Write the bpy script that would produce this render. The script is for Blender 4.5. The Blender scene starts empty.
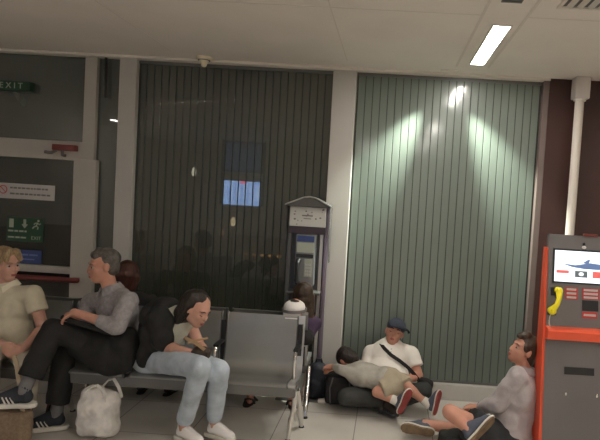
import bpy, bmesh, math, random
from mathutils import Vector, Matrix, noise
random.seed(7)
V = Vector
SC = bpy.context.scene
COL = SC.collection

# ------------------------------------------------------------------ camera
F_PX, PX, PY = 560.0, 375.0, 220.0
PIT, ROLL, YAW, CAM_Z = math.radians(2.5), math.radians(3.44), math.radians(1.4), 1.82
fwd = V((-math.sin(YAW)*math.cos(PIT), math.cos(YAW)*math.cos(PIT), -math.sin(PIT)))
r0 = V((math.cos(YAW), math.sin(YAW), 0)); u0 = r0.cross(fwd)
RT = r0*math.cos(ROLL) + u0*math.sin(ROLL)
UP = -r0*math.sin(ROLL) + u0*math.cos(ROLL)
CAM = V((0, 0, CAM_Z))
cd = bpy.data.cameras.new('camera'); cam = bpy.data.objects.new('camera', cd); COL.objects.link(cam)
cam.matrix_world = Matrix(((RT.x, UP.x, -fwd.x, 0), (RT.y, UP.y, -fwd.y, 0), (RT.z, UP.z, -fwd.z, CAM_Z), (0, 0, 0, 1)))
cd.sensor_width = 36.0; cd.lens = F_PX*36/600
cd.shift_x = -(PX-300)/600.0; cd.shift_y = 0
SC.camera = cam

def at(x, y, Y):
    """point at depth Y that the survey of the photograph measured at (x, y)"""
    d = fwd*F_PX + RT*(x-PX) - UP*(y-PY)
    return CAM + d*(Y/d.y)

# ------------------------------------------------------------------ materials
def mat(name, col, rough=0.7, metal=0.0, var=0.0, scale=8.0, bump=0.0, bscale=60.0, spec=0.4, col2=None, stretch=None, sheen=0.0):
    m = bpy.data.materials.new(name); m.use_nodes = True
    nt = m.node_tree; b = nt.nodes['Principled BSDF']
    b.inputs['Roughness'].default_value = rough; b.inputs['Metallic'].default_value = metal
    b.inputs['Specular IOR Level'].default_value = spec
    if sheen: b.inputs['Sheen Weight'].default_value = sheen
    tc = nt.nodes.new('ShaderNodeTexCoord'); mp = nt.nodes.new('ShaderNodeMapping')
    nt.links.new(tc.outputs['Object'], mp.inputs['Vector'])
    if stretch: mp.inputs['Scale'].default_value = stretch
    if var or col2:
        n = nt.nodes.new('ShaderNodeTexNoise'); n.inputs['Scale'].default_value = scale; n.inputs['Detail'].default_value = 4
        nt.links.new(mp.outputs[0], n.inputs['Vector'])
        r = nt.nodes.new('ShaderNodeValToRGB')
        c2 = col2 or tuple(c*(1-var) for c in col)
        r.color_ramp.elements[0].position = 0.35; r.color_ramp.elements[1].position = 0.65
        r.color_ramp.elements[0].color = (*c2, 1); r.color_ramp.elements[1].color = (*col, 1)
        nt.links.new(n.outputs['Fac'], r.inputs[0]); nt.links.new(r.outputs[0], b.inputs['Base Color'])
    else:
        b.inputs['Base Color'].default_value = (*col, 1)
    if bump:
        n2 = nt.nodes.new('ShaderNodeTexNoise'); n2.inputs['Scale'].default_value = bscale; n2.inputs['Detail'].default_value = 3
        nt.links.new(mp.outputs[0], n2.inputs['Vector'])
        bp = nt.nodes.new('ShaderNodeBump'); bp.inputs['Strength'].default_value = bump; bp.inputs['Distance'].default_value = 0.01
        nt.links.new(n2.outputs['Fac'], bp.inputs['Height']); nt.links.new(bp.outputs[0], b.inputs['Normal'])
    return m

def emit(name, col, strength):
    m = bpy.data.materials.new(name); m.use_nodes = True
    nt = m.node_tree; b = nt.nodes['Principled BSDF']
    b.inputs['Base Color'].default_value = (0.02, 0.02, 0.02, 1)
    b.inputs['Emission Color'].default_value = (*col, 1); b.inputs['Emission Strength'].default_value = strength
    return m

def glass(name, col, alpha, coat_ior=1.5, rough=0.35, crough=0.02):
    m = mat(name, col, rough, var=0.18, scale=1.3, stretch=(1, 1, 0.4))
    b = m.node_tree.nodes['Principled BSDF']
    b.inputs['Alpha'].default_value = alpha
    b.inputs['Coat Weight'].default_value = 1.0; b.inputs['Coat Roughness'].default_value = crough
    b.inputs['Coat IOR'].default_value = coat_ior
    return m

def tile_floor():
    m = bpy.data.materials.new('stone_tiles'); m.use_nodes = True
    nt = m.node_tree; b = nt.nodes['Principled BSDF']
    tc = nt.nodes.new('ShaderNodeTexCoord'); mp = nt.nodes.new('ShaderNodeMapping')
    mp.inputs['Location'].default_value = (0.165, 0.25, 0)
    nt.links.new(tc.outputs['Object'], mp.inputs['Vector'])
    br = nt.nodes.new('ShaderNodeTexBrick'); br.offset = 0; br.squash = 1
    br.inputs['Scale'].default_value = 1.0; br.inputs['Brick Width'].default_value = 0.6; br.inputs['Row Height'].default_value = 0.6
    br.inputs['Mortar Size'].default_value = 0.004; br.inputs['Mortar Smooth'].default_value = 0.1
    br.inputs['Color1'].default_value = (0.72, 0.68, 0.62, 1); br.inputs['Color2'].default_value = (0.68, 0.64, 0.585, 1)
    br.inputs['Mortar'].default_value = (0.3, 0.28, 0.25, 1)
    nt.links.new(mp.outputs[0], br.inputs['Vector'])
    n = nt.nodes.new('ShaderNodeTexNoise'); n.inputs['Scale'].default_value = 3; n.inputs['Detail'].default_value = 6
    nt.links.new(tc.outputs['Object'], n.inputs['Vector'])
    mx = nt.nodes.new('ShaderNodeMix'); mx.data_type = 'RGBA'; mx.blend_type = 'MULTIPLY'; mx.inputs[0].default_value = 0.35
    nt.links.new(br.outputs['Color'], mx.inputs[6]); nt.links.new(n.outputs['Fac'], mx.inputs[7])
    nt.links.new(mx.outputs[2], b.inputs['Base Color'])
    b.inputs['Roughness'].default_value = 0.42; b.inputs['Specular IOR Level'].default_value = 0.35
    return m

def skin(name, col):
    m = mat(name, col, 0.5, var=0.14, scale=14, bump=0.05, bscale=120, spec=0.35)
    b = m.node_tree.nodes['Principled BSDF']
    b.inputs['Subsurface Weight'].default_value = 0.12; b.inputs['Subsurface Radius'].default_value = (0.02, 0.008, 0.005)
    b.inputs['Subsurface Scale'].default_value = 0.5
    return m

M = dict(
    ceiling=mat('ceiling_panel_paint', (0.84, 0.78, 0.72), 0.75, var=0.05, scale=2),
    seam=mat('ceiling_seam', (0.72, 0.665, 0.61), 0.8),
    edge=mat('edge_trim_paint', (0.74, 0.70, 0.63), 0.6),
    column=mat('column_paint', (0.50, 0.48, 0.45), 0.7, var=0.05, scale=3),
    door_frame=mat('door_frame_grey', (0.46, 0.43, 0.39), 0.6, var=0.06, scale=3),
    plinth=mat('plinth_stone', (0.50, 0.48, 0.45), 0.55, var=0.08, scale=5),
    maroon=mat('maroon_wall_panel', (0.055, 0.022, 0.019), 0.5, var=0.2, scale=2),
    maroon_edge=mat('maroon_edge', (0.15, 0.115, 0.105), 0.5),
    roomwall=mat('hall_wall', (0.74, 0.69, 0.62), 0.8, var=0.05),
    glass=glass('channel_glass', (0.180, 0.215, 0.186), 0.85, 1.5, 0.35, 0.12),
    glass_unlit=glass('unlit_channel_glass', (0.062, 0.068, 0.050), 0.72, 1.75),  # same glass as the lit window; its weaker light is in the darker colour
    gasket=mat('glass_joint', (0.030, 0.036, 0.029), 0.7),
    doorglass=glass('door_glass', (0.012, 0.011, 0.008), 0.6, 1.35, 0.3),
    transom=glass('transom_glass', (0.10, 0.11, 0.095), 0.75, 1.5, 0.3),
    steel=mat('perforated_steel', (0.33, 0.33, 0.315), 0.42, 0.75, var=0.1, scale=5),
    steel_dark=mat('dark_steel', (0.16, 0.16, 0.155), 0.45, 0.6),
    rail_shaded=mat('rail_shaded', (0.19, 0.185, 0.175), 0.5, 0.4),  # grey rail darkened to carry the shade on the seats' downward-facing front
    chrome=mat('chrome', (0.80, 0.79, 0.77), 0.12, 1.0),
    alu=mat('aluminium', (0.52, 0.52, 0.52), 0.38, 0.8),
    black=mat('black_plastic', (0.018, 0.018, 0.02), 0.45),
    redpaint=mat('orange_red_paint', (0.80, 0.11, 0.05), 0.35, var=0.08, scale=4),
    kiosk=mat('kiosk_grey', (0.17, 0.16, 0.16), 0.4, 0.3, var=0.1, scale=3),
    yellow=mat('yellow_plastic', (0.85, 0.72, 0.02), 0.35),
    white=mat('white_plastic', (0.75, 0.73, 0.70), 0.5),
    green=mat('sign_green', (0.016, 0.06, 0.03), 0.5),
    signwhite=mat('sign_white', (0.36, 0.39, 0.33), 0.6),
    paper=mat('sticker_white', (0.50, 0.48, 0.47), 0.6),
    ink=mat('print_grey', (0.16, 0.15, 0.15), 0.7),
    redink=mat('print_red', (0.45, 0.05, 0.045), 0.6),
    blueink=mat('print_blue', (0.04, 0.065, 0.19), 0.6),
    darkred=mat('dark_red_bar', (0.17, 0.035, 0.03), 0.45),
    cream=mat('cream_plastic', (0.78, 0.70, 0.52), 0.5),
    pole=mat('pole_cream', (0.66, 0.60, 0.54), 0.5),
)

# ------------------------------------------------------------------ mesh helpers
class MB:
    def __init__(self): self.bm = bmesh.new()
    def box(self, c, s, rot=None, bev=0.0):
        b2 = bmesh.new(); bmesh.ops.create_cube(b2, size=1)
        for v in b2.verts: v.co = V((v.co.x*s[0], v.co.y*s[1], v.co.z*s[2]))
        if bev: bmesh.ops.bevel(b2, geom=b2.edges[:], offset=bev, segments=2, affect='EDGES', profile=0.6)
        mt = Matrix.Translation(V(c)) @ (rot.to_4x4() if rot else Matrix.Identity(4))
        bmesh.ops.transform(b2, matrix=mt, verts=b2.verts[:]); self._merge(b2); return self
    def span(self, a, b, bev=0.0):
        a, b = V(a), V(b); return self.box((a+b)/2, [abs(x) for x in (b-a)], bev=bev)
    def _merge(self, b2):
        me = bpy.data.meshes.new('tmp'); b2.to_mesh(me); b2.free(); self.bm.from_mesh(me); bpy.data.meshes.remove(me)
    def cone(self, p0, p1, ra, rb=None, seg=16, c0=True, c1=True):
        """tapered limb; c0/c1 = rounded end"""
        rb = ra if rb is None else rb
        p0, p1 = V(p0), V(p1); d = p1-p0; L = d.length
        if L < 1e-6: return self.ell(p0, (ra, ra, ra))
        q = d.to_track_quat('Z', 'Y').to_matrix().to_4x4(); b2 = bmesh.new(); rings = []
        prof = []
        if c0: prof += [(-ra*math.cos(t), ra*math.sin(t)) for t in (0.35, 0.8, 1.2)]
        prof += [(0, ra), (L, rb)]
        if c1: prof += [(L+rb*math.cos(t), rb*math.sin(t)) for t in (1.2, 0.8, 0.35)]
        for z, r in prof: rings.append([b2.verts.new((r*math.cos(2*math.pi*k/seg), r*math.sin(2*math.pi*k/seg), z)) for k in range(seg)])
        for A, B in zip(rings, rings[1:]):
            for k in range(seg): b2.faces.new((A[k], A[(k+1) % seg], B[(k+1) % seg], B[k]))
        b2.faces.new(rings[0][::-1]); b2.faces.new(rings[-1])
        bmesh.ops.transform(b2, matrix=Matrix.Translation(p0) @ q, verts=b2.verts[:]); self._merge(b2); return self
    def ell(self, c, r, ax=None, u=20, v=12):
        b2 = bmesh.new(); bmesh.ops.create_uvsphere(b2, u_segments=u, v_segments=v, radius=1)
        a = ax or (V((1, 0, 0)), V((0, 1, 0)), V((0, 0, 1)))
        mt = Matrix(((a[0].x*r[0], a[1].x*r[1], a[2].x*r[2], c[0]), (a[0].y*r[0], a[1].y*r[1], a[2].y*r[2], c[1]),
                     (a[0].z*r[0], a[1].z*r[1], a[2].z*r[2], c[2]), (0, 0, 0, 1)))
        bmesh.ops.transform(b2, matrix=mt, verts=b2.verts[:])
        if mt.determinant() < 0: bmesh.ops.reverse_faces(b2, faces=b2.faces[:])
        self._merge(b2); return self
    def tube(self, pts, r, seg=10, closed=False):
        pts = [V(p) for p in pts]; b2 = bmesh.new(); rings = []; n = len(pts)
        prev = None
        for i, p in enumerate(pts):
            a = pts[(i-1) % n] if (closed or i) else p; c = pts[(i+1) % n] if (closed or i < n-1) else p
            t = (c-a).normalized()
            if prev is None: x = t.orthogonal().normalized()
            else: x = (prev - t*prev.dot(t)).normalized()
            prev = x; y = t.cross(x)
            rr = r[i] if isinstance(r, (list, tuple)) else r
            rings.append([b2.verts.new(p + x*rr*math.cos(2*math.pi*k/seg) + y*rr*math.sin(2*math.pi*k/seg)) for k in range(seg)])
        prs = list(zip(rings, rings[1:])) + ([(rings[-1], rings[0])] if closed else [])
        for A, B in prs:
            for k in range(seg): b2.faces.new((A[k], A[(k+1) % seg], B[(k+1) % seg], B[k]))
        if not closed: b2.faces.new(rings[0][::-1]); b2.faces.new(rings[-1])
        self._merge(b2); return self
    def strip(self, pts, w, t, side=None):
        """flat strap along pts: width w across `side`-normal, thickness t"""
        pts = [V(p) for p in pts]; b2 = bmesh.new(); R = []
        for i, p in enumerate(pts):
            tan = (pts[min(i+1, len(pts)-1)] - pts[max(i-1, 0)]).normalized(); nrm = V(side[i] if isinstance(side, list) else side)
            nrm = (nrm - tan*nrm.dot(tan)).normalized(); b = tan.cross(nrm)
            R.append([b2.verts.new(p + b*w/2*sx + nrm*t/2*sy) for sx, sy in ((-1, -1), (1, -1), (1, 1), (-1, 1))])
        for A, B in zip(R, R[1:]):
            for k in range(4): b2.faces.new((A[k], A[(k+1) % 4], B[(k+1) % 4], B[k]))
        b2.faces.new(R[0][::-1]); b2.faces.new(R[-1]); self._merge(b2); return self
    def prism(self, poly, axis, a, b):
        """extrude polygon (list of 2D) along axis 'x','y','z' from a to b"""
        def pt(p, h):
            return {'x': V((h, p[0], p[1])), 'y': V((p[0], h, p[1])), 'z': V((p[0], p[1], h))}[axis]
        b2 = bmesh.new(); A = [b2.verts.new(pt(p, a)) for p in poly]; B = [b2.verts.new(pt(p, b)) for p in poly]
        n = len(poly)
        b2.faces.new(A); b2.faces.new(B[::-1])
        for k in range(n): b2.faces.new((A[k], B[k], B[(k+1) % n], A[(k+1) % n]))
        bmesh.ops.recalc_face_normals(b2, faces=b2.faces[:]); self._merge(b2); return self
    def build(self, name, m, parent=None, smooth=True):
        me = bpy.data.meshes.new(name); bmesh.ops.recalc_face_normals(self.bm, faces=self.bm.faces[:])
        self.bm.to_mesh(me); self.bm.free()
        return link(name, me, m, parent, smooth)
    def blob(self, name, m, parent=None, voxel=0.01, it=4, amp=0.0, freq=9.0, stretch=(1, 1, 1), fac=0.5):
        """fuse the shapes into one continuous skin"""
        me = bpy.data.meshes.new(name); self.bm.to_mesh(me); self.bm.free()
        o = bpy.data.objects.new(name, me); COL.objects.link(o)
        r = o.modifiers.new('r', 'REMESH'); r.mode = 'VOXEL'; r.voxel_size = voxel; r.use_smooth_shade = True
        s = o.modifiers.new('s', 'SMOOTH'); s.factor = fac; s.iterations = it
        dg = bpy.context.evaluated_depsgraph_get(); dg.update()
        new = bpy.data.meshes.new_from_object(o.evaluated_get(dg), depsgraph=dg)
        bpy.data.objects.remove(o); bpy.data.meshes.remove(me)
        if amp:
            ns = [v.normal.copy() for v in new.vertices]
            for v, n in zip(new.vertices, ns):
                p = V((v.co.x*stretch[0], v.co.y*stretch[1], v.co.z*stretch[2]))*freq
                v.co += n*amp*(noise.noise(p) + 0.5*noise.noise(p*2.3))
        new.name = name
        return link(name, new, m, parent, True)

def base_of(p):
    while p is not None and p.parent is not None: p = p.parent
    return p.location.copy() if p is not None else V((0, 0, 0))

def link(name, me, m, parent=None, smooth=True):
    o = bpy.data.objects.new(name, me); COL.objects.link(o)
    me.materials.clear(); me.materials.append(M[m] if isinstance(m, str) else m)
    if parent is not None:
        me.transform(Matrix.Translation(-base_of(parent))); o.parent = parent
    if smooth:
        for p in me.polygons: p.use_smooth = True
        try: me.set_sharp_from_angle(angle=math.radians(40))
        except Exception: pass
    return o

def thing(name, label, cat, loc, group=None):
    o = bpy.data.objects.new(name, None); COL.objects.link(o); o.location = loc; o.empty_display_size = 0.1
    o['label'] = label; o['category'] = cat
    if group: o['group'] = group
    return o
def tag(o, label, cat, group=None):
    o['label'] = label; o['category'] = cat
    if group: o['group'] = group
    return o
def struct(o, label=None, cat=None):
    o['kind'] = 'structure'
    if label: o['label'] = label
    if cat: o['category'] = cat
    return o

def text(body, size, loc, name, m, parent, depth=0.001, w=None):
    """raised lettering facing the camera side (-Y); loc = centre"""
    cu = bpy.data.curves.new(name, 'FONT'); cu.body = body; cu.size = size; cu.extrude = depth; cu.align_x = 'CENTER'; cu.align_y = 'CENTER'
    o = bpy.data.objects.new(name, cu); COL.objects.link(o)
    dg = bpy.context.evaluated_depsgraph_get(); dg.update()
    me = bpy.data.meshes.new_from_object(o.evaluated_get(dg)); bpy.data.objects.remove(o)
    xs = [v.co.x for v in me.vertices]; k = (w/(max(xs)-min(xs))) if w else 1.0
    me.transform(Matrix.Translation(V(loc)) @ Matrix.Rotation(math.radians(90), 4, 'X') @ Matrix.Diagonal((k, 1, 1, 1)))
    me.name = name
    return link(name, me, m, parent, False)

# ================================================================== SETTING
WY, CZ = 5.07, 2.94
X0, X1, YR = -6.0, 4.0, -5.0
struct(MB().span((X0, YR, -0.1), (X1, WY+0.2, 0)).build('floor', tile_floor(), smooth=False), 'pale grey stone tile floor', 'floor')
cb = MB().span((X0, YR, CZ), (X1, WY+0.2, CZ+0.12))
ceil = struct(cb.build('ceiling', 'ceiling', smooth=False), 'flat pale panelled ceiling', 'ceiling')
sm = MB()
for x in (-3.43, -1.93, -0.43): sm.span((x-0.004, 0.4, CZ-0.002), (x+0.004, WY-0.3, CZ))
for y in (0.4, 1.9, 3.43): sm.span((X0, y-0.004, CZ-0.002), (0.485, y+0.004, CZ)); sm.span((0.755, y-0.004, CZ-0.002), (X1, y+0.004, CZ))
for x in (0.487, 0.753): sm.span((x-0.009, -4.5, CZ-0.003), (x+0.009, WY-0.32, CZ))
sm.build('seam', 'seam', ceil, False)
struct(MB().span((X0-0.1, YR, 0), (X0, WY, CZ)).build('wall_left', 'roomwall', smooth=False))
struct(MB().span((X1, YR, 0), (X1+0.1, WY, CZ)).build('wall_right', 'roomwall', smooth=False))
struct(MB().span((X0, YR-0.1, 0), (X1, YR, CZ)).build('wall_rear', 'roomwall', smooth=False))
# back wall pieces, left to right
struct(MB().span((X0, WY, 0), (-4.6, WY+0.15, CZ)).build('wall_back', 'roomwall', smooth=False))
struct(MB().span((1.345, WY-0.05, 0), (X1, WY+0.15, CZ)).build('wall_back_maroon', 'maroon', smooth=False), 'dark maroon wall panel behind the telephone kiosk', 'wall')
struct(MB().span((1.295, WY-0.05, 0.14), (1.343, WY+0.1, CZ)).build('trim_3', 'maroon_edge', smooth=False), 'dull maroon frame strip at the right edge of the ribbed window', 'trim')
struct(MB().span((-2.505, WY-0.03, 0), (-2.35, WY+0.15, CZ), 0.004).build('trim_1', 'column', smooth=False), 'narrow grey wall post between the exit door and dark window', 'post')
struct(MB().span((-0.572, WY-0.04, 0), (-0.362, WY+0.15, CZ), 0.004).build('trim_2', 'column', smooth=False), 'broad pale grey wall post between the two ribbed windows', 'post')
struct(MB().span((-4.6, WY-0.07, CZ-0.022), (1.345, WY+0.1, CZ), 0.003).build('trim_4', 'edge', smooth=False), 'thin pale strip where the ceiling meets the windows', 'trim')
struct(MB().span((-0.36, WY-0.03, 0), (1.345, WY+0.12, 0.145), 0.005).build('baseboard_back', 'plinth', smooth=False), 'low grey stone plinth under the right ribbed window', 'plinth')
struct(MB().span((-2.35, WY-0.03, 0), (-0.572, WY+0.12, 0.145), 0.005).build('baseboard_left', 'plinth', smooth=False))

def channel_window(name, x0, x1, gm, label):
    fr = MB()
    fr.span((x0, WY+0.02, CZ-0.05), (x1, WY+0.09, CZ-0.02)); fr.span((x0, WY+0.02, 0.145), (x1, WY+0.09, 0.165))
    w = struct(fr.build(name, 'steel_dark', smooth=False), label, 'window')
    p = 0.068; n = int((x1-x0)/p); off = (x1-x0-n*p)/2
    pan = MB(); jt = MB()
    for k in range(n):
        a = x0+off+k*p
        poly = [(a+0.003, WY+0.040), (a+0.003, WY+0.028), (a+0.005, WY+0.026), (a+p-0.005, WY+0.026), (a+p-0.003, WY+0.028), (a+p-0.003, WY+0.040)]
        pan.prism(poly, 'z', 0.15, CZ-0.03)
    for k in range(n+1):
        a = x0+off+k*p
        jt.span((a-0.0035, WY+0.029, 0.15), (a+0.0035, WY+0.045, CZ-0.03))
    pan.build('pane', gm, w, False); jt.build('joint', 'gasket', w, False)
    return w
channel_window('window_1', -2.35, -0.572, 'glass_unlit', 'dark ribbed glass window between the two grey posts')
channel_window('window_2', -0.36, 1.295, 'glass', 'green ribbed glass window behind the people on the floor')

# exit door with transom and sidelight
d = MB()
d.span((-4.6, WY-0.02, 1.975), (-2.72, WY+0.08, 2.145), 0.004)
d.span((-2.83, WY-0.015, 0), (-2.72, WY+0.08, CZ), 0.004)
d.span((-2.895, WY-0.03, 0), (-2.69, WY+0.07, 1.99), 0.006)
door = struct(d.build('door_1', 'door_frame', smooth=False), 'grey framed glass exit door at the left', 'door')
MB().span((-4.6, WY+0.03, 0.1), (-2.89, WY+0.045, 1.98)).build('glass_leaf', 'doorglass', door, False)
MB().span((-4.6, WY+0.03, 2.14), (-2.83, WY+0.045, CZ-0.02)).build('transom_pane', 'transom', door, False)
MB().span((-2.73, WY+0.03, 0.0), (-2.5, WY+0.045, CZ-0.02)).build('sidelight_pane', 'transom', door, False)
MB().span((-4.6, WY, 0.925), (-2.89, WY+0.06, 0.99), 0.004).build('rail', 'door_frame', door, False)
MB().span((-4.6, WY, 0), (-2.89, WY+0.06, 0.12), 0.004).build('bottom_rail', 'door_frame', door, False)
pb = MB().cone((-3.9, WY-0.075, 0.885), (-2.80, WY-0.075, 0.885), 0.024).build('push_bar', 'darkred', door)
MB().span((-2.86, WY-0.07, 0.865), (-2.80, WY-0.01, 0.905), 0.004).build('bar_bracket', 'darkred', pb)
al = thing('door_alarm', 'small dark red device on the door header', 'alarm', (-2.96, WY-0.02, 2.06))
MB().span((-3.06, WY-0.10, 2.055), (-2.86, WY-0.02, 2.11), 0.008).build('housing', 'darkred', al)
MB().tube([(-3.03, WY-0.08, 2.055), (-3.06, WY-0.1, 2.03), (-3.12, WY-0.1, 2.035)], 0.014).build('arm', 'ink', al)
MB().tube([(-2.97, WY-0.08, 2.055), (-2.96, WY-0.1, 2.015), (-2.93, WY-0.1, 2.01)], 0.014).build('arm', 'ink', al)
hr = tag(MB().cone((-2.632, WY-0.01, 2.57), (-2.642, WY-0.01, CZ-0.02), 0.012, 0.012, c0=True, c1=False).build('hanging_rod', 'black'), 'thin dark rod hanging from the ceiling beside the exit door', 'rod')

# signs at the door
ex = thing('exit_sign', 'green EXIT sign on the glass above the door', 'sign', (-3.47, WY-0.03, 2.575))
MB().span((-3.635, WY-0.045, 2.572), (-3.31, WY+0.028, 2.658), 0.003).build('panel', 'green', ex, False)
text('E X I T', 0.075, (-3.485, WY-0.047, 2.615), 'lettering', 'signwhite', ex, 0.0015, 0.21)
ns = thing('notice_sign', 'white strip notice with red prohibition ring on door glass', 'sign', (-3.34, WY+0.02, 1.59))
MB().span((-3.66, WY+0.022, 1.592), (-3.093, WY+0.029, 1.732)).build('panel', 'paper', ns, False)
ring = [(-3.575+0.036*math.cos(t), WY+0.021, 1.672+0.036*math.sin(t)) for t in [k*math.pi/12 for k in range(24)]]
MB().tube(ring, 0.0045, 6, True).tube([(-3.60, WY+0.021, 1.697), (-3.55, WY+0.021, 1.647)], 0.004, 6).build('prohibition_ring', 'redink', ns)
ln = MB()
random.seed(3)
for row, z in enumerate((1.692, 1.638)):
    x = -3.51
    while x < -3.16:
        w = random.uniform(0.018, 0.045); ln.span((x, WY+0.0205, z-0.008), (x+w, WY+0.0225, z+0.008)); x += w+0.008
ln.build('printed_line', 'ink', ns, False)
es = thing('emergency_exit_sign', 'dark green door sign with arrow and running figure', 'sign', (-3.36, WY+0.02, 1.2))
MB().span((-3.53, WY+0.02, 1.198), (-3.188, WY+0.029, 1.424)).build('panel', 'green', es, False)
y = WY+0.0185
MB().prism([(-3.505, 1.325), (-3.465, 1.325), (-3.465, 1.405), (-3.505, 1.405)], 'y', y-0.001, y+0.002).build('door_symbol', 'signwhite', es, False)
MB().prism([(-3.372, 1.405), (-3.348, 1.405), (-3.348, 1.36), (-3.33, 1.36), (-3.36, 1.322), (-3.39, 1.36), (-3.372, 1.36)], 'y', y-0.001, y+0.002).build('arrow', 'signwhite', es, False)
mn = MB().ell((-3.232, y, 1.398), (0.011, 0.003, 0.011))
mn.tube([(-3.238, y, 1.382), (-3.25, y, 1.352), (-3.232, y, 1.338), (-3.238, y, 1.32)], 0.006, 6).tube([(-3.25, y, 1.352), (-3.27, y, 1.342), (-3.285, y, 1.325)], 0.006, 6)
mn.tube([(-3.24, y, 1.378), (-3.222, y, 1.365), (-3.21, y, 1.374)], 0.0045, 6).tube([(-3.24, y, 1.378), (-3.262, y, 1.376), (-3.272, y, 1.362)], 0.0045, 6).build('running_figure', 'signwhite', es)
text('EXIT', 0.045, (-3.25, y, 1.235), 'lettering', 'signwhite', es, 0.001, 0.09)
ln = MB()
for x, w in ((-3.515, 0.05), (-3.455, 0.035), (-3.41, 0.04), (-3.36, 0.02)): ln.span((x, y-0.001, 1.286), (x+w, y+0.002, 1.302))
for x, w in ((-3.515, 0.06), (-3.445, 0.04), (-3.395, 0.05)): ln.span((x, y-0.001, 1.228), (x+w, y+0.002, 1.243))
ln.build('printed_line', 'signwhite', es, False)
bs = thing('door_sticker', 'blue sticker on the door glass below the green sign', 'sticker', (-3.3, WY+0.02, 1.0))
MB().span((-3.405, WY+0.022, 0.998), (-3.195, WY+0.029, 1.122)).build('panel', 'blueink', bs, False)
MB().span((-3.385, WY+0.0205, 1.07), (-3.32, WY+0.0225, 1.085)).span((-3.31, WY+0.0205, 1.07), (-3.23, WY+0.0225, 1.085)).span((-3.385, WY+0.0205, 1.03), (-3.26, WY+0.0225, 1.042)).build('printed_line', mat('print_pale_blue', (0.16, 0.2, 0.4), 0.6), bs, False)

# ================================================================== CEILING FITTINGS
LAMP = emit('lamp_diffuser', (1.0, 0.95, 0.86), 28.0)
def ceiling_light(x, y0, y1, label, group):
    t = thing('ceiling_light', label, 'lamp', (x, (y0+y1)/2, CZ), group)
    MB().span((x-0.051, y0, CZ-0.006), (x+0.051, y1, CZ+0.004)).build('diffuser', LAMP, t, False)
    f = MB()
    for s in (-1, 1): f.span((x+s*0.051, y0-0.012, CZ-0.010), (x+s*0.064, y1+0.012, CZ+0.01))
    for yy in (y0-0.012, y1): f.span((x-0.051, yy, CZ-0.010), (x+0.051, yy+0.012, CZ+0.01))
    f.build('frame', 'edge', t, False); return t
ceiling_light(0.640, 3.60, 4.62, 'bright white strip lamp recessed in the ceiling', None)
for x, y in ((0.64, 1.2), (0.64, -1.2), (3.0, 2.6), (3.0, -0.6), (-5.25, -0.6), (-0.62, -2.6)):  # unseen lamps added for general light; the last two brighten the left
    ceiling_light(x, y-0.51, y+0.51, 'strip lamp added out of view in the ceiling for fill light', 'added strip lamps out of view')
g = thing('ceiling_grille', 'small dark square grille at top edge in the ceiling strip', 'grille', (0.615, 3.1, CZ))
MB().span((0.55, 2.98, CZ-0.004), (0.665, 3.19, CZ+0.002)).build('backing', 'steel_dark', g, False)
f = MB()
for k in range(5): f.span((0.555, 3.0+k*0.04, CZ-0.008), (0.66, 3.008+k*0.04, CZ-0.003))
f.build('slat', 'steel_dark', g, False)
v = thing('ceiling_vent', 'slatted air vent in the ceiling at upper right', 'vent', (1.1, 3.05, CZ))
MB().span((0.88, 2.75, CZ-0.003), (1.5, 3.21, CZ+0.003)).build('backing', 'steel_dark', v, False)
f = MB()
for a, b in (((0.87, 2.74), (1.51, 2.76)), ((0.87, 3.2), (1.51, 3.225)), ((0.87, 2.74), (0.89, 3.225)), ((1.49, 2.74), (1.51, 3.225))): f.span((a[0], a[1], CZ-0.012), (b[0], b[1], CZ))
f.build('frame', 'edge', v, False)
for k in range(10):
    MB().box((0.93+k*0.058, 2.98, CZ-0.010), (0.03, 0.44, 0.004), Matrix.Rotation(0.5, 3, 'Y')).build('slat', 'edge', v, False)
sd = thing('smoke_detector', 'round cream detector on the ceiling edge', 'detector', (-1.70, 4.92, CZ))
MB().cone((-1.70, 4.92, CZ-0.022), (-1.70, 4.92, CZ), 0.066, 0.072, 24, False, False).build('base', 'cream', sd)
MB().cone((-1.70, 4.92, CZ-0.062), (-1.70, 4.92, CZ-0.020), 0.026, 0.05, 20, True, False).build('cap', 'cream', sd)
MB().cone((-1.70, 4.92, CZ-0.032), (-1.70, 4.92, CZ-0.026), 0.053, 0.053, 20, False, False).build('sensor_slot', 'ink', sd)

dl = thing('band_downlight', 'small twin downlight added above the ribbed green window for its light bands', 'lamp', (0.45, 4.93, CZ))
MB().span((0.37, 4.90, CZ-0.012), (0.53, 4.97, CZ+0.004), 0.004).build('housing', 'edge', dl)
for sx in (-1, 1):  # two spots aimed to imitate the lamp reflections in the ribbed glass
    L = bpy.data.lights.new('band_beam', 'SPOT'); L.energy = 185; L.color = (0.93, 1.0, 0.86); L.spot_size = math.radians(34); L.spot_blend = 1.0; L.shadow_soft_size = 0.02
    o = bpy.data.objects.new('band_beam', L); COL.objects.link(o); o.parent = dl
    o.location = (sx*0.03, 0.02, -0.02)
    o.rotation_euler = V((sx*0.60, 0.095, -1.0)).to_track_quat('-Z', 'Y').to_euler()

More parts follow.
